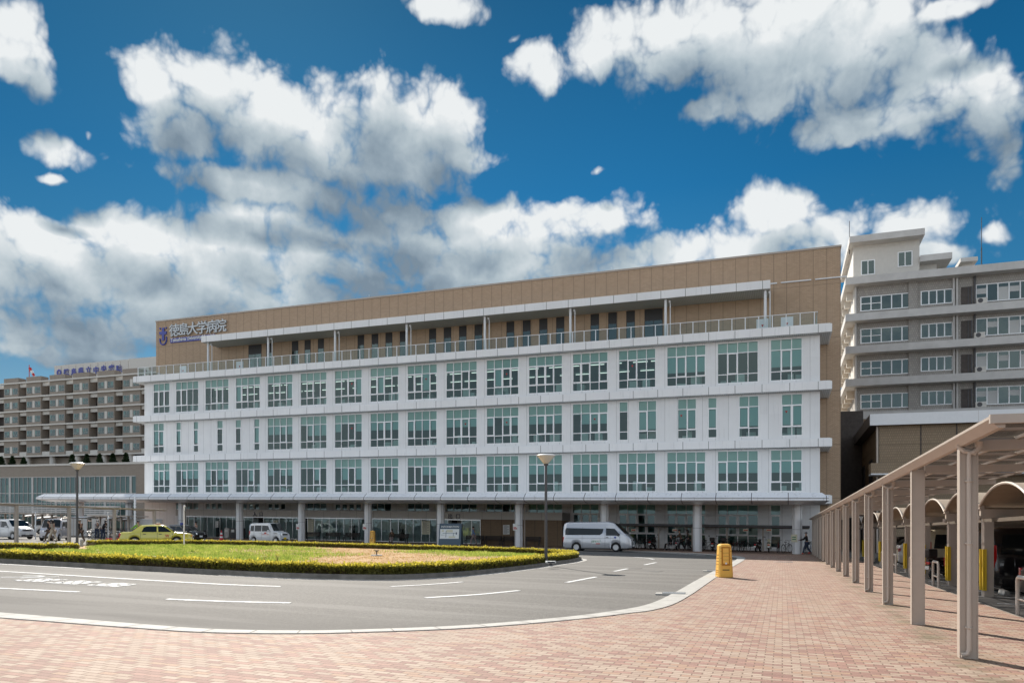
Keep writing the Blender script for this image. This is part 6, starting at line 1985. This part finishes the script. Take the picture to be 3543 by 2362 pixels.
# ---------------------------------------------------------------- people
def figure(name, x, y, rz, label, pose='stand', top='car_black', legs='car_black', hair='hair_black', scale=1., long_hair=False, coat=.0, shoes='black_metal', z0=.035, bald=False, arms=None):
    """faces local +x; the body is one skinned mesh, clothes and hair are shells over it"""
    r = empty(name, (x, y, z0), rz, label, 'person')
    J = {}; hip = .93; sit = 0
    if pose == 'sit': hip = .50
    J['pelvis'] = (0, 0, hip); lean = {'walk': .05, 'push': .14, 'sit': -.02, 'bend': .25}.get(pose, 0)
    J['belly'] = (lean * .3, 0, hip + .16); J['chest'] = (lean * .8, 0, hip + .38); J['neck'] = (lean * 1.2, 0, hip + .56); J['head0'] = (lean * 1.3 + .015, 0, hip + .64); J['head'] = (lean * 1.3 + .02, 0, hip + .74); J['crown'] = (lean * 1.3 + .01, 0, hip + .81)
    st = {'walk': (.28, -.26), 'push': (.2, -.28), 'stand': (.0, .03), 'bend': (.03, -.05)}.get(pose, (0, 0))
    for i, sg in enumerate((1, -1)):
        k = str(i); J['hip' + k] = (0, sg * .09, hip - .03)
        if pose == 'sit':
            J['knee' + k] = (.42, sg * .11, hip + .02); J['ankle' + k] = (.48, sg * .11, .08); J['toe' + k] = (.62, sg * .13, .03)
        else:
            s_ = st[i]; bend = .10 if s_ > 0 else .04
            J['knee' + k] = (s_ * .5 + bend, sg * .10, hip - .44); lift = .0 if s_ >= -.05 else .07
            J['ankle' + k] = (s_, sg * .10, .09 + lift); J['toe' + k] = (s_ + .16, sg * .11, .035 + lift * .3)
        cx = J['chest'][0]; sz = hip + .50
        J['sh' + k] = (cx + lean * .3, sg * .175, sz)
        a = {'walk': (-.20 if i == 0 else .22), 'push': .35, 'sit': .20, 'bend': .35}.get(pose, .03)
        if arms: a = arms[i]
        up = pose in ('push', 'bend') or (arms and a > .3)
        J['el' + k] = (cx + a * .45, sg * .22, sz - (.22 if up else .27))
        J['wr' + k] = (cx + a * 1.25 + .03, sg * (.20 if not up else .15), sz - (.30 if up else .49))
        d = Vector(J['wr' + k]) - Vector(J['el' + k]); d.normalize()
        side = Vector((0, 1, 0)); palm = Vector(J['wr' + k]) + d * .07
        J['palm' + k] = tuple(palm)
        for f in range(4):
            b = palm + side * (f - 1.5) * .02
            J[f'fa{f}{k}'] = tuple(b + d * (.03)); J[f'fb{f}{k}'] = tuple(b + d * (.065 - abs(f - 1.3) * .008) + Vector((.012, 0, -.012)))
        tb = Vector(J['wr' + k]) + d * .03 - side * sg * .035
        J['ta' + k] = tuple(tb); J['tb' + k] = tuple(tb + d * .04 - side * sg * .012)
    E = [('pelvis', 'belly'), ('belly', 'chest'), ('chest', 'neck'), ('neck', 'head0'), ('head0', 'head'), ('head', 'crown')]
    rad = dict(pelvis=(.15, .11), belly=(.135, .10), chest=(.155, .11), neck=(.055, .055), head0=(.065, .075), head=(.082, .10), crown=(.065, .08))
    for k in '01':
        E += [('pelvis', 'hip' + k), ('hip' + k, 'knee' + k), ('knee' + k, 'ankle' + k), ('ankle' + k, 'toe' + k), ('chest', 'sh' + k), ('sh' + k, 'el' + k), ('el' + k, 'wr' + k), ('wr' + k, 'palm' + k), ('wr' + k, 'ta' + k), ('ta' + k, 'tb' + k)]
        rad.update({'hip' + k: .095, 'knee' + k: .06, 'ankle' + k: .042, 'toe' + k: .036, 'sh' + k: .062, 'el' + k: .042, 'wr' + k: .027, 'palm' + k: .03, 'ta' + k: .011, 'tb' + k: .008})
        for f in range(4): E += [('palm' + k, f'fa{f}{k}'), (f'fa{f}{k}', f'fb{f}{k}')]; rad[f'fa{f}{k}'] = .0095; rad[f'fb{f}{k}'] = .0075
    def skin(nm, edges, mat, grow=0., over={}):
        names = []
        for a, b in edges:
            for q in (a, b):
                if q not in names: names.append(q)
        me = bpy.data.meshes.new(nm)
        me.from_pydata([tuple(Vector(J[q]) * scale) for q in names], [(names.index(a), names.index(b)) for a, b in edges], [])
        o = bpy.data.objects.new(nm, me); SC.collection.objects.link(o)
        md = o.modifiers.new('s', 'SKIN'); md.use_smooth_shade = True
        ly = me.skin_vertices[0] if me.skin_vertices else None
        if ly is None:
            bm = bmesh.new(); bm.from_mesh(me); bm.verts.layers.skin.verify(); bm.to_mesh(me); bm.free(); ly = me.skin_vertices[0]
        for i, q in enumerate(names):
            v = over.get(q, rad.get(q, .05)); v = v if isinstance(v, tuple) else (v, v)
            ly.data[i].radius = tuple((c + grow) * scale for c in v)
            ly.data[i].use_root = (i == 0)
        sb = o.modifiers.new('b', 'SUBSURF'); sb.levels = 1; sb.render_levels = 1
        dg = bpy.context.evaluated_depsgraph_get(); dg.update()
        nm_ = bpy.data.meshes.new_from_object(o.evaluated_get(dg))
        bpy.data.objects.remove(o)
        nm_.materials.clear(); nm_.materials.append(MATS[mat]); nm_.name = nm
        ob = bpy.data.objects.new(nm, nm_); SC.collection.objects.link(ob); ob.parent = r
        return ob
    skin('body', E, 'skin')
    te = [('pelvis', 'belly'), ('belly', 'chest')]
    J['nk'] = tuple(Vector(J['chest']) * .35 + Vector(J['neck']) * .65); te.append(('chest', 'nk'))
    for k in '01': te += [('chest', 'sh' + k), ('sh' + k, 'el' + k), ('el' + k, 'wr' + k)]
    skin('jacket', te, top, .016, {'nk': .06, 'wr0': .036, 'wr1': .036})
    le = []
    for k in '01': le += [('pelvis', 'hip' + k), ('hip' + k, 'knee' + k), ('knee' + k, 'ankle' + k)]
    skin('trousers', le, legs, .016, {'ankle0': .055, 'ankle1': .055})
    for k in '01': skin('shoe', [('ankle' + k, 'toe' + k)], shoes, .008)
    if coat:
        m = MB(); m.lathe([(.155, hip + .05), (.175, hip - .1), (.20, hip - coat)], 16, (0, 0, 0), sx=.9); 
        for i_, q in enumerate(m.v): m.v[i_] = tuple(c * scale for c in q)
        m.build('coat_skirt', top, r, smooth=True, fix=True)
    hc = Vector(J['head']); m = MB()
    if not bald:
        m.lathe([(.108, -.02), (.112, .03), (.10, .075), (.06, .105), (.01, .115)], 14, (hc.x - .018, 0, hc.z + .01), sx=1.02, sy=.9)
        if long_hair: m.lathe([(.07, -.20), (.10, -.12), (.112, 0), (.1, .06)], 14, (hc.x - .045, 0, hc.z), sx=.8, sy=.98)
        m.v = [tuple(c * scale for c in q) for q in m.v]
        m.build('hair', hair, r, smooth=True, fix=True)
    m = MB(); m.lathe([(.01, .012), (.045, .0), (.062, -.03)], 10, (hc.x + .082, 0, hc.z - .045), 'x', sx=1, sy=1); m.v = [tuple(c * scale for c in q) for q in m.v]
    m.build('face_mask', 'mask_white', r, smooth=True, fix=True)
    m = MB()
    for sg in (-1, 1): m.lathe([(.011, -.006), (.011, .006)], 8, (hc.x + .092, sg * .035, hc.z + .018), 'x')
    m.v = [tuple(c * scale for c in q) for q in m.v]; m.build('eyes', 'hair_black', r, fix=True)
    return r
P_('cloth_beige', (.40, .34, .27), .85, var=.12, vscale=8); P_('cloth_cream', (.62, .54, .44), .85, var=.08, vscale=8)
P_('cloth_black', (.015, .015, .017), .85); P_('cloth_brown', (.10, .07, .05), .85, var=.15, vscale=8); P_('cloth_navy', (.03, .045, .08), .85, var=.1, vscale=8)
P_('cloth_blue', (.16, .27, .50), .8, var=.1, vscale=8); P_('cloth_pink', (.42, .34, .34), .8); P_('cloth_lime', (.22, .62, .03), .7); P_('cloth_grey', (.30, .28, .27), .85, var=.1)
P_('shoe_red', (.65, .04, .04), .5); P_('bag_tan', (.32, .20, .13), .7)
def per(px, t, *a, **k):
    x, y = at_t(px, t); return figure('person', x, y, *a, **k)
w1 = per(184, 55, R(205), 'woman in a beige coat and cream trousers walking with a tan bag', 'walk', 'cloth_beige', 'cloth_cream', long_hair=True, coat=.22, scale=.97, z0=0)
s = MB(); s.box(-.10, .14, -.34, -.20, .72, 1.0); o = s.build('shoulder_bag', 'bag_tan', w1, bevel=.04)
per(171, 56.2, R(200), 'person in a dark top carrying a black bag beside the woman in beige', 'walk', 'cloth_black', 'cloth_brown', scale=.96, z0=0)
per(279, 54.5, R(190), 'man in a black jacket and brown trousers by the left lamp post', 'walk', 'cloth_black', 'cloth_brown', hair='hair_grey', z0=0)
per(355, 66, R(10), 'person with long black hair among the parked bicycles at left', 'bend', 'cloth_black', 'cloth_navy', long_hair=True, z0=0)
per(335, 68, R(-30), 'person in grey among the parked bicycles left of the long haired one', 'bend', 'cloth_grey', 'cloth_navy', z0=0)
per(478, 55.5, R(165), 'traffic attendant in a bright lime jacket behind the taxi boot', 'stand', 'cloth_lime', 'cloth_navy', z0=0, arms=(.62, .1))
per(677, 68, R(180), 'person in a grey shirt in front of the glass by the black taxi', 'stand', 'cloth_grey', 'cloth_navy')
per(1640, 69.5, R(185), 'man in a blue shirt and pale trousers walking past the way out', 'walk', 'cloth_blue', 'cloth_pink', z0=.035)
xs1 = Uv(1355, 66.2)
figure('person', xs1, 66.25, R(-70), 'woman in dark clothes seated on a bench behind the glass doors column', 'sit', 'cloth_brown', 'cloth_pink', long_hair=True)
xw = Uv(2310, 62.6)
figure('person', xw + .25, 62.6, R(180), 'seated person in black being pushed in the wheelchair', 'sit', 'cloth_black', 'cloth_black', hair='hair_grey', z0=.06)
figure('person', xw + 1.15, 62.75, R(182), 'person in a brown coat pushing the wheelchair', 'push', 'cloth_brown', 'cloth_black', z0=.035, coat=.15)
figure('person', xw + 1.75, 62.4, R(185), 'person with a scarf walking at the right of the wheelchair group', 'walk', 'cloth_black', 'cloth_black', coat=.1, long_hair=True)
x, y = at_t(2792, 56.8)
figure('person', x, y, R(188), 'woman in black with jeans and red shoes beside the farthest walkway posts', 'walk', 'cloth_black', 'cloth_navy', shoes='shoe_red', scale=.98, hair='hair_grey', arms=(.4, .42))
# wheelchair
r = empty('wheelchair', (xw + .25, 62.6, .035), R(180), 'grey wheelchair with big spoked wheels in front of the white wall', 'wheelchair')
for sg in (-1, 1):
    m = MB(); N = 28; Rw = .30
    m.tube([(-.12 + math.cos(2 * math.pi * i / N) * Rw, sg * .30, Rw + math.sin(2 * math.pi * i / N) * Rw) for i in range(N + 1)], .018, 6, cap=False); w_ = m.build('big_wheel', 'rubber', r)
    m = MB()
    for k in range(12): a = math.pi * k / 6; m.tube([(-.12, sg * .30, Rw), (-.12 + math.cos(a) * .29, sg * .30, Rw + math.sin(a) * .29)], .004, 3)
    m.build('spokes', 'steel', w_)
    m = MB(); m.lathe([(.07, -.015), (.07, .015)], 12, (.38, sg * .24, .07), 'y'); m.build('caster', 'rubber', r, fix=True)
    m = MB(); m.tube([(-.2, sg * .26, .30), (-.24, sg * .26, .92), (-.36, sg * .26, .94)], .014, 6); m.tube([(-.2, sg * .26, .45), (.25, sg * .26, .45), (.38, sg * .25, .12)], .014, 6); m.tube([(-.2, sg * .27, .70), (.18, sg * .27, .70), (.2, sg * .27, .46)], .014, 6); m.build('side_frame', 'steel', r)
    m = MB(); m.box(.42, .60, sg * .05, sg * .2, .09, .105); m.build('footrest', 'black_metal', r)
m = MB(); m.box(-.2, .25, -.24, .24, .42, .455); m.build('seat', 'cloth_navy', r); m = MB(); m.box(-.24, -.21, -.24, .24, .46, .88); m.build('backrest', 'cloth_navy', r)

# ---------------------------------------------------------------- car park and cycle stands at far left
def curved_shelter(px0, px1, py, t, label):
    (xa, ya), (xb, yb) = at_t(px0, t), at_t(px1, t)
    yv = (ya + yb) / 2
    r = empty('curved_shelter', ((xa + xb) / 2, yv, 0), 0, label, 'shelter', 'curved white cycle shelters at left')
    z = EYE - (py - yh((px0 + px1) / 2)) * t / FPX
    L = abs(xb - xa) * 1.25
    m = MB(); prof = [(-2.2 + 4.4 * k / 10, z - .45 * ((k - 4) / 6.) ** 2) for k in range(11)]
    for sgn in (0,):
        vs = [(-L / 2, a, b) for a, b in prof] + [(L / 2, a, b) for a, b in prof]
        m.add(vs, [(k, k + 1, 12 + k, 11 + k) for k in range(10)])
    m.build('roof', 'white_metal', r)
    m = MB()
    for q in (-L / 2, 0, L / 2): m.tube([(q, .9, 0), (q, 1.0, z - .5), (q, 0, z - .06), (q, -2, z - .3)], .06, 6)
    m.build('frame', 'bronze_metal', r)
for a in ((128, 170, 1779, 92, 'white curved shelter roof above the left silver van'), (178, 230, 1785, 88, 'white curved shelter roof behind the pearl van'), (243, 262, 1788, 84, 'short white curved shelter roof just left of the lamp post'), (290, 362, 1785, 80, 'widest white curved shelter roof right of the lamp post'), (404, 434, 1789, 80, 'white curved shelter roof left of the second canopy column'), (462, 490, 1792, 80, 'rightmost white curved shelter roof near the hospital corner')):
    curved_shelter(*a)
def flat_shelter(px0, px1, z, t, n, label, dv=2.6):
    (xa, ya), (xb, yb) = at_t(px0, t), at_t(px1, t); yv = min(ya, yb)
    r = empty('flat_shelter', ((xa + xb) / 2, yv, 0), 0, label, 'shelter')
    m = MB(); m.box(xa, xb, yv, yv + dv, z, z + .12); m.build('roof', 'bronze_metal', r, site=True)
    for q in np.linspace(xa + .3, xb - .3, n):
        m = MB(); m.box(q - .08, q + .08, yv + 1.2, yv + 1.36, 0, z - .003); m.build('post', 'bronze_metal', r, site=True)
flat_shelter(-60, 300, 2.35, 80, 8, 'long low bronze shelter roof behind the white cars')
flat_shelter(300, 500, 2.2, 74, 6, 'bronze cycle stand roof between the lamp post and the hospital corner')
# grey partition panels
x0, y0 = at_t(85, 76); x1, y1 = at_t(365, 76)
r = empty('panel_fence', ((x0 + x1) / 2, y0 + 3, 0), 0, 'grey panel fence behind the white cars', 'fence')
N = 12
for k in range(N):
    a, b = x0 + (x1 - x0) * k / N, x0 + (x1 - x0) * (k + 1) / N
    if k in (8,): continue
    m = MB(); m.box(a + .03, b - .03, y0 + 3, y0 + 3.06, .1, 1.95); m.build('panel', 'slab_grey', r, site=True)
m = MB()
for k in range(N + 1): q = x0 + (x1 - x0) * k / N; m.box(q - .03, q + .03, y0 + 2.98, y0 + 3.08, 0, 2.0)
m.build('posts', 'bronze_metal', r, site=True)
u, v = at_t(505, 74)
r = empty('grey_cabinet', (u, v, 0), 0, 'large plain grey cabinet at the left corner of the hospital', 'cabinet')
m = MB(); m.box(-1.6, 1.6, -.5, .5, .1, 1.95); m.build('casing', 'slab_grey', r, bevel=.03); m = MB(); m.box(-1.65, 1.65, -.55, .55, 1.95, 2.0); m.build('lid', 'white_metal', r)
# round sign on a post, slim posts
u, v = at_t(374, 60)
r = empty('round_sign', (u, v, 0), R(-25), 'round grey backed traffic sign on a white post left of the taxi', 'traffic sign')
m = MB(); m.tube([(0, 0, 0), (0, 0, 2.3)], .035, 8); m.build('post', 'white_metal', r); m = MB(); m.lathe([(.22, -.04), (.22, -.02)], 20, (0, 0, 2.25), 'y'); m.build('disc', 'slab_grey', r, fix=True)
m = MB(); m.lathe([(.13, -.03), (.13, .03)], 14, (0, 0, 1.95), 'y'); m.build('small_disc', 'white_metal', r, fix=True)
u, v = at_t(123, 63)
r = empty('camera_pole', (u, v, 0), 0, 'slim white pole with a cross arm between the two white cars', 'pole')
m = MB(); m.tube([(0, 0, 0), (0, 0, 2.4)], .045, 8); m.build('pole', 'white_metal', r); m = MB(); m.box(-.4, .4, -.04, .04, 2.38, 2.44); m.build('arm', 'white_metal', r)
u, v = at_t(467, 65)
r = empty('utility_pole', (u, v, 0), 0, 'tall metal pole with white step pegs beside the canopy column at left', 'pole')
m = MB(); m.tube([(0, 0, 0), (0, 0, 3.9)], .08, 8); m.build('pole', 'steel', r)
m = MB()
for k in range(12): m.box(-.16, .16, -.03, .03, .6 + .27 * k, .66 + .27 * k)
m.build('pegs', 'white_metal', r)
# red and white roadside barrier, low kerb wall
u, v = at_t(388, 55)
r = empty('road_barrier', (u, v, 0), R(-12), 'low red and white barrier board behind the hedge at left', 'barrier')
m = MB(); m.box(-.85, .85, -.03, .03, .05, .42); m.build('board', 'red_plastic', r)
m = MB(); m.add([(-.4, -.035, .08), (.3, -.035, .08), (0, -.035, .3)], [(0, 1, 2)]); m.add([(.35, -.035, .4), (.6, -.035, .4), (.8, -.035, .1), (.6, -.035, .1)], [(0, 1, 2, 3)]); m.build('stripes', 'sign_white', r)
# left cycle rows
Gl = 'bicycles in the rack at left'
for k, (px, t, lab) in enumerate(((322, 69, 'leftmost bicycle in the rack behind the left lamp post'), (332, 70, 'second bicycle from the left in the rack behind the lamp post'), (343, 69, 'bicycle beside the person in grey at the left rack'), (366, 70, 'bicycle just right of the long haired person'), (378, 69, 'bicycle behind the round traffic sign post'),
                       (390, 70, 'bicycle left of the third walkway post'), (405, 69, 'bicycle in the rack right of the third walkway post'), (415, 70, 'bicycle second right of the third walkway post'), (425, 69, 'bicycle left of the second canopy column at left'), (434, 70, 'rightmost bicycle in the left rack touching the canopy column'))):
    u, v = at_t(px, t); place(bik, ('silver', 'dark', 'plain')[k % 3], u, v, R(70 + 9 * (k % 4)), lab, 'bicycle', Gl, 0)
# distant parked cars at far left
for px, t, sp, pt, lab in ((-10, 86, MPV, 'car_white', 'white car far behind at the left picture edge'), (60, 90, SEDAN, 'car_silver', 'silver car behind the panel fence at far left'), (150, 92, KEI2, 'car_white', 'white car roof above the panel fence')):
    u, v = at_t(px, t); car('parked_car', (u, v, 0), R(-80), lab, 'car', sp, pt)
